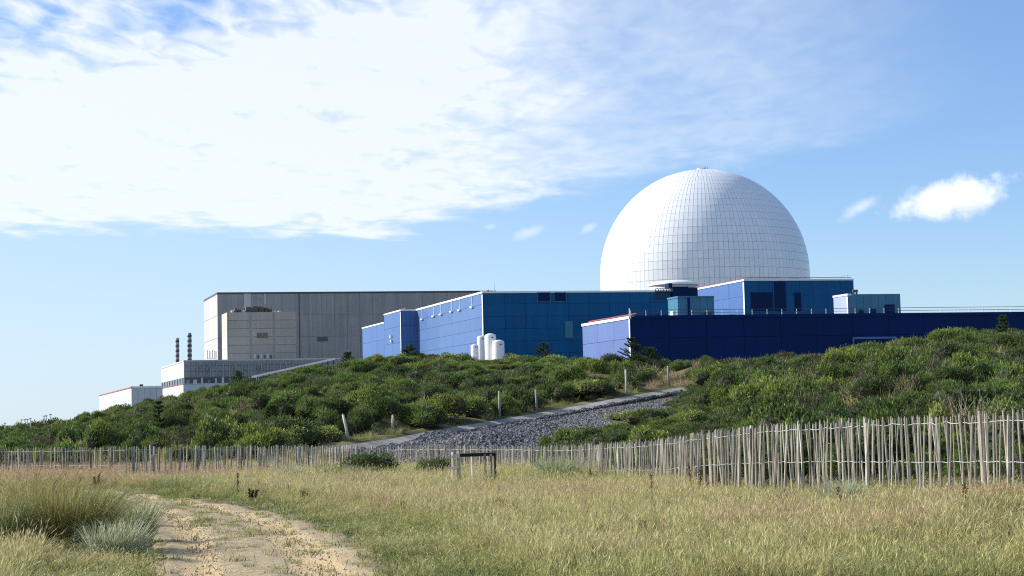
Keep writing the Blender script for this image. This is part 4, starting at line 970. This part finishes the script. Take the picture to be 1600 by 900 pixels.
def meadow():
    parts = [band(-320, 1920, 14.5, 24, 11500), band(-320, 1920, 24, 36, 15500), band(-320, 1920, 36, 54, 21000), band(-320, 1920, 54, 80, 19000)]
    X = np.concatenate([p[0] for p in parts]); Y = np.concatenate([p[1] for p in parts]); U = np.concatenate([p[2] for p in parts])
    toe = np.interp(U, U_K, TOE_K); s = track_coord(X, Y)
    dist = np.where(s > 1, (s - 1), np.where(s < 0, -s, -np.minimum(s, 1 - s))) * 2.2            # metres from the track, about
    wob = 0.25 * _n2(X, Y, 2.3, 4.0)
    wob = wob + 0.22 * _n2(X, Y, 5.5, 2.0) + rng.normal(0, 0.12, len(X))
    thin = _n2(X, Y, 1.7, 3.0) + 0.8 * _n2(X, Y, 4.3, 1.0)
    keep = (rng.random(len(X)) < np.where(thin < -0.6, 0.45, 1.0)) & (Y < np.where((U > 540) & (U < 860), 64.0, toe + np.where(U > 950, 0.0, 2.5))) & (dist > 0.06 + wob * 0.8)
    X, Y, U, dist = X[keep], Y[keep], U[keep], dist[keep]
    Z = tz(X, Y); n = len(X)
    big = _n2(X, Y, 0.28, 1.5); med = _n2(X, Y, 1.1, 6.0)
    hs = (0.78 + 0.16 * big + 0.22 * med + rng.normal(0, .20, n)) * (0.35 + 0.65 * sst(dist, 0.1, 2.6)) * (0.74 + 0.04 * sst(Y, 20, 52))
    fx = np.interp(Y, [22.2, 23.4, 25, 26.9, 29.2, 32.3, 36.8, 42, 49], [7.6, 7.2, 6.73, 6.2, 5.6, 4.97, 4.25, 3.23, 1.66])
    hs *= 1 - 0.62 * (U > 1080) * sst(X, fx - 2.6, fx - 0.6) * (Y < 42)
    hs = np.clip(hs, 0.2, 1.5); ws = np.clip(0.85 + 0.35 * sst(Y, 25, 70) + rng.normal(0, .12, n), .5, 2.0)
    tint = 0.60 + 0.15 * big + 0.16 * med + rng.normal(0, 0.13, n) - 0.12 * (1 - sst(dist, 0.2, 2.6)) - 0.05 * (1 - sst(Y, 17, 28))
    pink = sst(Y, 44, 56) * (1 - sst(U, 260, 560)); tint += 0.24 * pink
    green = np.exp(-(((U - 290) / 90) ** 2 + ((Y - 44) / 5) ** 2)) + np.exp(-(((U - 880) / 70) ** 2 + ((Y - 43) / 4) ** 2)) * 0.8 + np.exp(-(((U - 560) / 90) ** 2 + ((Y - 52) / 3.5) ** 2)) * 0.9
    tint -= 0.34 * green
    rot = np.stack([rng.normal(0, .14, n) + 0.28 * _n2(X, Y, 0.8, 2.2), rng.normal(0.10, .14, n) + 0.28 * _n2(X, Y, 0.7, 7.2), rng.uniform(0, 6.28, n)], 1)
    scatter('meadow_grass', 'straw coloured dry meadow grass across the foreground', GTREE, len(GR), np.stack([X, Y, Z], 1), rot, np.stack([ws, ws, hs], 1), np.clip(tint, 0.05, 1), M['grass'])
    # low green growth along the verges and between the ruts
    X, Y, U = band(-320, 1100, 14.5, 52, 30000); s = track_coord(X, Y)
    strip = np.exp(-((s - 0.45) / 0.12) ** 2) * 0.34 * sst(Y, 16, 26) + np.exp(-((s - 0.45) / 0.10) ** 2) * 0.08
    verge = np.exp(-((s - 1.05) / 0.20) ** 2) + np.exp(-((s + 0.06) / 0.12) ** 2)
    keep = rng.random(len(X)) < np.clip((strip * 1.0 + verge * 0.9) * (0.65 + 0.6 * _n2(X, Y, 2.0, 8.0)), 0, 1)
    X, Y = X[keep], Y[keep]; n = len(X); k = rng.uniform(0.5, 1.25, n)
    rot = np.stack([rng.normal(0, .1, n), rng.normal(0, .1, n), rng.uniform(0, 6.28, n)], 1)
    scatter('verge_grass', 'short green grass along the sandy track', GTREE2, len(GR2), np.stack([X, Y, tz(X, Y) + 0.01], 1), rot, np.stack([k, k, k], 1), np.clip(0.28 + rng.normal(0, .14, n), 0, .8), M['grass'])
    # rough grass in the openings of the bank
    X, Y, U = band(-300, 1850, 36, 225, 26000); toe = np.interp(U, U_K, TOE_K); cre = np.interp(U, U_K, CRE_K); ry = np.interp(U, RAMP[:, 0], RAMP[:, 2])
    Z = tz(X, Y); px, py = frame_y(X, Y, Z)
    keep = (Y > toe) & (Y < cre + 10) & ~((U > 330) & (U < 1090) & (np.abs(Y - ry) < 1.9)) & ~stone_zone(U, Y, py)
    X, Y, Z, U, ry = X[keep], Y[keep], Z[keep], U[keep], ry[keep]; n = len(X)
    dry = (U > 1000) & (U < 1088) & (Y > ry) & (Y < ry + 7)
    tint = 0.42 + 0.2 * _n2(X, Y, 0.3, 3.3) + rng.normal(0, .1, n); tint = np.where(dry, 0.93, tint)
    rot = np.stack([rng.normal(0, .15, n), rng.normal(0, .15, n), rng.uniform(0, 6.28, n)], 1); w = rng.uniform(1.6, 2.8, n); h = rng.uniform(0.7, 1.5, n) * np.where(dry, 1.7, 1)
    scatter('bank_grass', 'rough grass between the bushes on the bank', GTREE3, len(GR3), np.stack([X, Y, Z], 1), rot, np.stack([w, w, h], 1), np.clip(tint, 0, 1), M['grass'])
meadow()

def weeds():
    X, Y, U = band(-250, 1850, 17, 50, 520); s = track_coord(X, Y); k = (U > 380) & (s > 2.2) & (_n2(X, Y, 0.5, 4.4) > -0.2); X, Y = X[k], Y[k]; n = len(X); r = rng.uniform(0.10, 0.22, n)
    scatter('meadow_weeds', 'small dark weeds scattered through the dry meadow grass', WTREE, len(BUSH), np.stack([X, Y, tz(X, Y) + 0.02], 1), np.stack([0 * r, 0 * r, rng.uniform(0, 6.28, n)], 1), np.stack([r * .55, r * .55, r * rng.uniform(1.0, 1.9, n)], 1), rng.choice((0.0, 0.05, 0.95), n), M['gorse'], rng.integers(0, 2, n) + BARE0)
weeds()

# stones
def stone_mesh(seed, mat):
    r = random.Random(seed); mb = MB(); n = 7
    mb.lathe((0, 0), [(0.25, -0.45), (0.5, -0.15), (0.52, 0.15), (0.28, 0.42)], n)
    mb.v = [(x * r.uniform(.75, 1.3), y * r.uniform(.75, 1.3), z * r.uniform(.8, 1.2)) for x, y, z in mb.v]
    return mb.mesh('stone', mat)
def stone_mat(name, c0, c1):
    mt, g, b = new_mat(name); at = g.node('ShaderNodeAttribute', attribute_type='INSTANCER', attribute_name='tint')
    n = g.noise(g.node('ShaderNodeNewGeometry').outputs['Position'], 5.0, 3, 0.7)
    g.l.new(g.mix(g.math('ADD', at.outputs['Fac'], g.math('MULTIPLY', g.math('SUBTRACT', n, .5), .5)), c0 + (1,), c1 + (1,)), b.inputs['Base Color']); b.inputs['Roughness'].default_value = 0.9; return mt
M['rock'] = stone_mat('slope_stone', (0.05, 0.052, 0.057), (0.19, 0.19, 0.195)); M['pebble'] = stone_mat('track_pebble', (0.30, 0.235, 0.145), (0.62, 0.53, 0.38))
RK = [master('rock_kind_%d' % k, stone_mesh(k, M['rock'])) for k in range(6)]; RTREE = scatter_tree(RK)
PB = [master('pebble_kind_%d' % k, stone_mesh(20 + k, M['pebble'])) for k in range(6)]; PTREE = scatter_tree(PB)
X, Y, U = band(450, 1075, 62, 118, 480000); Z = tz(X, Y, False); px, py = frame_y(X, Y, Z); k_ = stone_zone(U, Y, py); X, Y = X[k_], Y[k_]; n = len(X)
k = 0.05 + 0.19 * rng.random(n) ** 2.2
scatter('stone_slope', 'dark grey loose stones covering the slope below the ramp', RTREE, 6, np.stack([X, Y, tz(X, Y) + 0.05], 1), rng.uniform(0, 6.28, (n, 3)), np.stack([k * rng.uniform(.8, 1.5, n), k, k * .8], 1), rng.random(n), M['rock'])
X, Y, U = band(-100, 1100, 14, 50, 190000); s = track_coord(X, Y)
k_ = rng.random(len(X)) < np.where((s > -0.05) & (s < 1.1), 0.30 + 0.65 * np.exp(-((s - 0.45) / 0.17) ** 2), 0.0) * np.clip(1.4 - Y / 50, .3, 1); X, Y = X[k_], Y[k_]; n = len(X)
k = 0.008 + 0.022 * rng.random(n) ** 2.5
scatter('track_gravel', 'loose pebbles strewn over the sandy track', PTREE, 6, np.stack([X, Y, tz(X, Y) + 0.012 - k * 0.25], 1), rng.uniform(0, 6.28, (n, 3)), np.stack([k * 1.3, k, k * .8], 1), rng.random(n), M['pebble'])

# single bushes one can pick out
def bush_thing(name, label, px, py, Y, wpx, hpx, tint, seed, round_leaf=True, group=None, cat='bush'):
    """px, py: frame position of the bush's foot; wpx, hpx: its size in the frame"""
    p = P(px, py, Y); zg = tzf(p.x, Y); s = Y / F_PX; r = wpx * s / 2; h = (P(px, py - hpx, Y).z - zg)
    vs, fs, sh, L = bush_parts(seed, 4400, 12, (0.035, 0.085), 0.4, 0.85, round_leaf)
    cf = core_faces(L, 0.72); b = len(vs); mi = [0] * len(fs) + [1] * len(cf.f)
    me = raw_mesh('foliage', vs + cf.v, fs + [tuple(i + b for i in f) for f in cf.f], sh + [.2] * len(cf.f), [M['gorse_one'], M['branch']], mi)
    zmax = max(v[2] for v in vs); root = empty(name, (p.x, Y, zg), label, cat, group)
    o = link('foliage', me, root, (p.x, Y, zg - 0.05), (0, 0, seed * 1.3), (r / 1.0, r / 1.0, max(0.3, h) / zmax)); o['tint'] = tint
    link('stem', stem_mesh(L, 'stem', M['branch']), root, (p.x, Y, zg - 0.05), (0, 0, seed * 1.3), (r, r, max(0.3, h) / zmax))
BT = [('leafy_bush', 'bright green rounded bush above the ramp, left of the top posts', 917, 624, 112, 86, 36, 0.93, 501),
      ('leafy_bush', 'bright green bush spreading over the stones below the ramp top', 1000, 678, 84, 118, 42, 0.86, 502),
      ('leafy_bush', 'round olive bush at the foot of the stone slope', 888, 697, 71, 56, 34, 0.66, 503),
      ('leafy_bush', 'low green bush just left of the olive bush below the stones', 853, 698, 72, 30, 24, 0.6, 504),
      ('leafy_bush', 'wide bright bramble behind the bend of the pale fence', 1010, 692, 60, 90, 36, 0.88, 505),
      ('leafy_bush', 'pale green bush above the bend of the pale fence', 1085, 672, 62, 60, 36, 0.80, 506),
      ('leafy_bush', 'fresh green bush to the right of the dry grass at the ramp top', 1122, 596, 117, 66, 34, 0.90, 507),
      ('gorse_bush', 'low dark gorse bush lying before the thin fence', 575, 732, 54, 104, 34, 0.42, 508, False),
      ('gorse_bush', 'small dark gorse clump left of the timber barrier', 682, 730, 52, 66, 24, 0.40, 509, False),
      ('gorse_bush', 'dark gorse hummock overhanging the upper end of the stone slope', 1085, 640, 104, 66, 34, 0.34, 510, False),
      ('leafy_bush', 'large leafy bush with a dark right side behind the left fence', 335, 694, 82, 90, 56, 0.74, 511),
      ('leafy_bush', 'yellow green bush right of the large leafy bush', 392, 695, 81, 66, 40, 0.90, 512),
      ('leafy_bush', 'yellow green bush behind the fence at the ramp foot', 450, 696, 82, 74, 34, 0.98, 513),
      ('leafy_bush', 'low yellow green bush beside the leaning post', 505, 690, 84, 66, 30, 1.0, 514),
      ('leafy_bush', 'rounded dark bush near the left fence joint', 210, 696, 80, 40, 30, 0.55, 515),
      ('leafy_bush', 'bright bush on the left slope below the white shed', 160, 690, 95, 66, 44, 0.82, 516),
      ('leafy_bush', 'low yellowish bush behind the far left fence', 105, 697, 82, 60, 18, 0.93, 517),
      ('leafy_bush', 'grey green bush on the open left slope', 95, 676, 110, 62, 20, 0.62, 518),
      ('leafy_bush', 'green bush half way up the ramp verge', 690, 664, 94.5, 70, 22, 0.95, 519),
      ('leafy_bush', 'yellow green bush on the ramp verge left of the middle posts', 745, 652, 99, 66, 24, 0.97, 520),
      ('leafy_bush', 'sunlit bush on the crest left of the white tanks', 700, 574, 148, 60, 26, 0.85, 521),
      ('leafy_bush', 'light green bush right below the white tanks', 800, 573, 146, 54, 24, 0.92, 522),
      ('leafy_bush', 'small yellow flowering bush above the right fence', 1470, 652, 36, 70, 36, 1.0, 523),
      ('leafy_bush', 'straw green bush at the right edge above the fence', 1575, 644, 36.5, 90, 34, 0.90, 524)]
for b in BT: bush_thing(*b)

# young pines
def pine(label, px, py, Y, hpx, wpx, tint, seed):
    r = random.Random(seed); p = P(px, py, Y); zg = tzf(p.x, Y); top = P(px, py - hpx, Y).z; H = top - zg; Wd = wpx * Y / F_PX / 2
    root = empty('young_pine', (p.x, Y, zg), label, 'tree', 'young pines on the bank'); tr = MB()
    tr.tube([(p.x, Y, zg - .3), (p.x + .03 * H, Y, zg + H * .5), (p.x + .01 * H, Y, top - .05)], [0.045 * H * .5 + .03, .03 * H * .5 + .02, .012], 7)
    vs = []; fs = []; sh = []; nl = 9
    for k in range(nl):
        t = 0.08 + 0.86 * k / (nl - 1); zz = zg + H * t; bl = Wd * (1.08 - t) ** 0.75 * r.uniform(.8, 1.15)
        for j in range(r.randint(5, 7)):
            a = r.uniform(0, 6.283); lift = 0.25 + 0.5 * t; e = Vector((p.x + bl * math.cos(a), Y + bl * math.sin(a), zz + bl * lift)); s0 = Vector((p.x, Y, zz))
            tr.tube([s0, s0.lerp(e, .5) + Vector((0, 0, -.03 * bl)), e], [.018, .012, .006], 4)
            for q in range(15):
                f = 0.25 + 0.75 * q / 14; c = s0.lerp(e, f)
                for w in range(10):
                    d = ((e - s0).normalized() * .7 + Vector((r.gauss(0, .6), r.gauss(0, .6), r.gauss(.35, .5)))).normalized(); ln = r.uniform(.09, .20) * (0.7 + H * .10); sd_ = d.cross(Vector((r.gauss(0, 1), r.gauss(0, 1), r.gauss(0, 1)))).normalized() * ln * .13
                    b = len(vs); vs += [tuple(c - sd_ - Vector((p.x, Y, zg))), tuple(c + sd_ - Vector((p.x, Y, zg))), tuple(c + d * ln - Vector((p.x, Y, zg)))]; fs.append((b, b + 1, b + 2)); sh.append(min(1, max(0, r.gauss(.5, .22))))
    tr.build('trunk', M['branch'], root)
    o = link('crown', raw_mesh('crown', vs, fs, sh, [M['pine']]), root, (p.x, Y, zg)); o['tint'] = tint
for a in (('tallest young pine standing before the lit end of the navy hall', 988, 585, 128, 54, 50, .25, 1), ('bushy young pine right beside the tallest pine', 1016, 585, 127, 40, 44, .35, 2),
          ('young pine on the left slope below the white shed', 248, 672, 98, 44, 34, .75, 3), ('young pine behind the foot of the ramp', 478, 690, 86, 44, 62, .55, 4),
          ('young pine on the slope above the leaning post', 575, 672, 95, 34, 52, .6, 5), ('young pine above the left fence with a bare patch beside it', 425, 676, 90, 40, 46, .8, 6),
          ('small pine on the crest left of the blue wing', 545, 578, 150, 26, 36, .5, 7), ('small pine on the crest under the stair block', 640, 566, 150, 26, 34, .6, 8),
          ('small pine on the crest right of the white tanks', 850, 566, 146, 28, 40, .35, 9), ('slim young pine on the right hand skyline', 1568, 516, 90, 22, 26, .5, 10),
          ('small pine on the skyline before the long grey shed', 372, 605, 158, 24, 34, .45, 11)): pine(*a)

# distant trees on the left skyline
for i, (px_, top, w_) in enumerate(((6, 661, 34), (28, 660, 28), (52, 655, 30), (70, 652, 28), (88, 650, 34), (108, 651, 30), (128, 650, 34), (148, 646, 30))):
    Y = 330 + (i * 37) % 90; p = P(px_, top, Y); zg = -1.2; s = Y / F_PX
    root = empty('distant_tree', (p.x, Y, zg), ORD[i] + ' low dark tree from the left edge in the distant skyline row', 'tree', 'distant trees on the left skyline')
    vs, fs, sh, L = bush_parts(700 + i, 1500, 10, (0.07, 0.16), .4, .85, True); zmax = max(v[2] for v in vs)
    o = link('crown', raw_mesh('crown', vs, fs, sh, [M['gorse_one']]), root, (p.x, Y, zg + 0.8), None, (w_ * s / 1.7, w_ * s / 1.7, (p.z - zg - .8) / zmax)); o['tint'] = 0.36 + 0.04 * (i % 4)
    mb = MB(); mb.tube([(p.x, Y, zg - .1), (p.x, Y, p.z - 1.2)], [.22, .08], 6); mb.build('trunk', M['branch'], root)

# tufts of long dune grass
def tuft(label, px, py, wpx, hpx, tint, seed, n=900, lean=0.0, Y=None, w=0.004, heads=0.08, tuft_cat='grass tuft'):
    p = on_ground(px, py, 12, 60) if Y is None else P(px, py, Y); s = p.y / F_PX; H = hpx * s; Wd = wpx * s / 2; zg = tzf(p.x, p.y); r = np.random.default_rng(seed); vs = []; fs = []; sh = []; vh = []; fh = []; shh = []
    for i in range(n):
        a = r.uniform(0, 6.283); q = math.sqrt(r.random()) * Wd * 0.55; b0 = np.array((q * math.cos(a), q * math.sin(a) * .8, -0.03)); hh = H * r.uniform(.35, 1.2)
        out = np.array((math.cos(a), math.sin(a))) * (q / (Wd * .55 + 1e-6)) * Wd * 0.5 + r.normal(size=2) * Wd * .34 + np.array((lean * hh, 0)); fa = r.uniform(0, 6.283); sd_ = np.array((math.cos(fa), math.sin(fa), 0)) * w * r.uniform(.6, 1.4); shv = float(np.clip(r.normal(.5, .25), 0, 1))
        bnd = r.random() ** 2; pts = [b0, b0 + np.array((out[0] * .22, out[1] * .22, hh * .5)), b0 + np.array((out[0] * .6, out[1] * .6, hh * (.88 - .12 * bnd))), b0 + np.array((out[0] * (1 + .3 * bnd), out[1] * (1 + .3 * bnd), hh * (1.0 - .4 * bnd)))]
        b = len(vs); vs += [tuple(pts[0] - sd_), tuple(pts[0] + sd_), tuple(pts[1] + sd_ * .9), tuple(pts[1] - sd_ * .9), tuple(pts[2] + sd_ * .6), tuple(pts[2] - sd_ * .6), tuple(pts[3])]
        fs += [(b, b + 1, b + 2, b + 3), (b + 3, b + 2, b + 4, b + 5), (b + 5, b + 4, b + 6)]; sh += [shv] * 3
        if r.random() < heads:
            d = pts[3] - pts[2]; d /= np.linalg.norm(d) + 1e-9; e = sd_ / np.linalg.norm(sd_) * .007; c0 = pts[3] + np.array((0, 0, .02)); b = len(vh)
            vh += [tuple(c0 - d * .05), tuple(c0 + e + d * .02), tuple(c0 + d * .14), tuple(c0 - e + d * .02)]; fh += [(b, b + 1, b + 2, b + 3)]; shh += [shv]
    root = empty('grass_tuft', (p.x, p.y, zg), label, tuft_cat, 'tufts of long dune grass')
    o = link('blades', raw_mesh('blades', vs, fs, sh, [M['tuft']]), root, (p.x, p.y, zg)); o['tint'] = tint
    if fh: o = link('seed_heads', raw_mesh('seed_heads', vh, fh, shh, [M['tuft']]), root, (p.x, p.y, zg)); o['tint'] = 0.22
for a in (('big dark based tuft of long grass at the left beside the track', 105, 862, 200, 104, .42, 11, 2300, .12, None, .004, .16),
          ('pale blue green tuft with drooping blades beside the track', 178, 876, 130, 66, .88, 12, 1100, .18, None, .0042, .0),
          ('grey green tuft leaning over the edge of the track', 208, 848, 100, 66, .74, 13, 900, .2, None, .004, .02),
          ('tall straw topped tuft behind the big dark tuft', 60, 838, 170, 92, .34, 14, 1700, .1, None, .004, .25),
          ('green tuft at the left edge of the picture', 8, 868, 110, 92, .60, 15, 1000, .1, None, .004, .1),
          ('grey green tuft behind the leaning tuft', 160, 826, 110, 62, .70, 16, 900, .15, None, .004, .08),
          ('low dry tuft at the left, in front of the big dark tuft', 55, 884, 120, 44, .30, 17, 700, .1, None, .004, .05),
          ('dark grassy hummock before the right fence', 1412, 812, 90, 36, .36, 18, 900, .1, None, .0045, .02),
          ('second grassy hummock left of the one by the right edge', 1475, 822, 80, 32, .40, 19, 800, .1, None, .0045, .02),
          ('dark tufted hummock close to the right edge', 1560, 815, 130, 42, .40, 20, 1300, .1, None, .0045, .02),
          ('grey green tuft growing against the right fence', 1315, 768, 90, 48, .90, 21, 800, .05, 25.5, .004, .03),
          ('blue green tuft below the thin fence, left of the dark gorse', 455, 752, 60, 26, .85, 22, 500, .05, None, .006, .0),
          ('green tuft in the meadow right of the blue green tuft', 530, 752, 90, 28, .58, 23, 600, .05, None, .006, .0),
          ('bright green tuft at the bend of the track', 272, 768, 120, 26, .52, 24, 700, .05, None, .006, .0),
          ('pale green tuft where the two fences meet', 872, 752, 100, 38, .80, 25, 800, .05, None, .006, .0)): tuft(*a)

# dead dock stalks
def dock(label, px, py, hpx, tint, seed, stems=2):
    r = random.Random(seed); p = on_ground(px, py, 14, 62); s = p.y / F_PX; H = hpx * s; zg = tzf(p.x, p.y); root = empty('dock_plant', (p.x, p.y, zg), label, 'plant', 'dead dock stalks')
    st = MB(); vs = []; fs = []; sh = []
    for k in range(stems):
        dx = (k - (stems - 1) / 2) * H * .35; e = Vector((p.x + dx + r.gauss(0, .03), p.y + r.gauss(0, .03), zg + H * r.uniform(.75, 1))); b0 = Vector((p.x + dx * .2, p.y, zg - .05))
        st.tube([b0, b0.lerp(e, .5) + Vector((dx * .15, 0, 0)), e], [.010, .008, .004], 5)
        for q in range(130):
            f = r.uniform(.45, 1.0); c = b0.lerp(e, f) + Vector((r.gauss(0, .018), r.gauss(0, .018), 0)) - Vector((p.x, p.y, zg)); d = Vector((r.gauss(0, 1), r.gauss(0, 1), r.gauss(0, 1))).normalized() * .016; d2 = d.cross(Vector((r.gauss(0, 1), r.gauss(0, 1), r.gauss(0, 1)))).normalized() * .012
            b = len(vs); vs += [tuple(c - d), tuple(c + d2), tuple(c + d), tuple(c - d2)]; fs.append((b, b + 1, b + 2, b + 3)); sh.append(r.random())
    st.build('stem', M['branch'], root); o = link('seed_head', raw_mesh('seed_head', vs, fs, sh, [M['dock']]), root, (p.x, p.y, zg)); o['tint'] = tint
for a in (('black forked dock stalk, left of the pair by the track bend', 394, 784, 22, .0, 1, 3), ('black upright dock stalk, right of the pair by the track bend', 451, 776, 22, .0, 2, 2),
          ('tall reddish dock stalk in the meadow before the fence bend', 1019, 790, 56, .75, 3, 1), ('reddish brown dock heads against the pale fence', 1087, 775, 54, .6, 4, 2),
          ('thin reddish dock stalk below the right fence', 1315, 806, 52, .55, 5, 1), ('dark thin dock stalk in the middle of the meadow', 922, 762, 34, .2, 6, 1),
          ('thin brown dock stalk left of the black pair', 372, 776, 38, .5, 7, 1), ('rusty dock stalk against the fence near the right edge', 1510, 800, 60, .6, 8, 1),
          ('brown dock stalk by the left verge of the track', 152, 764, 22, .2, 9, 2)): dock(*a)
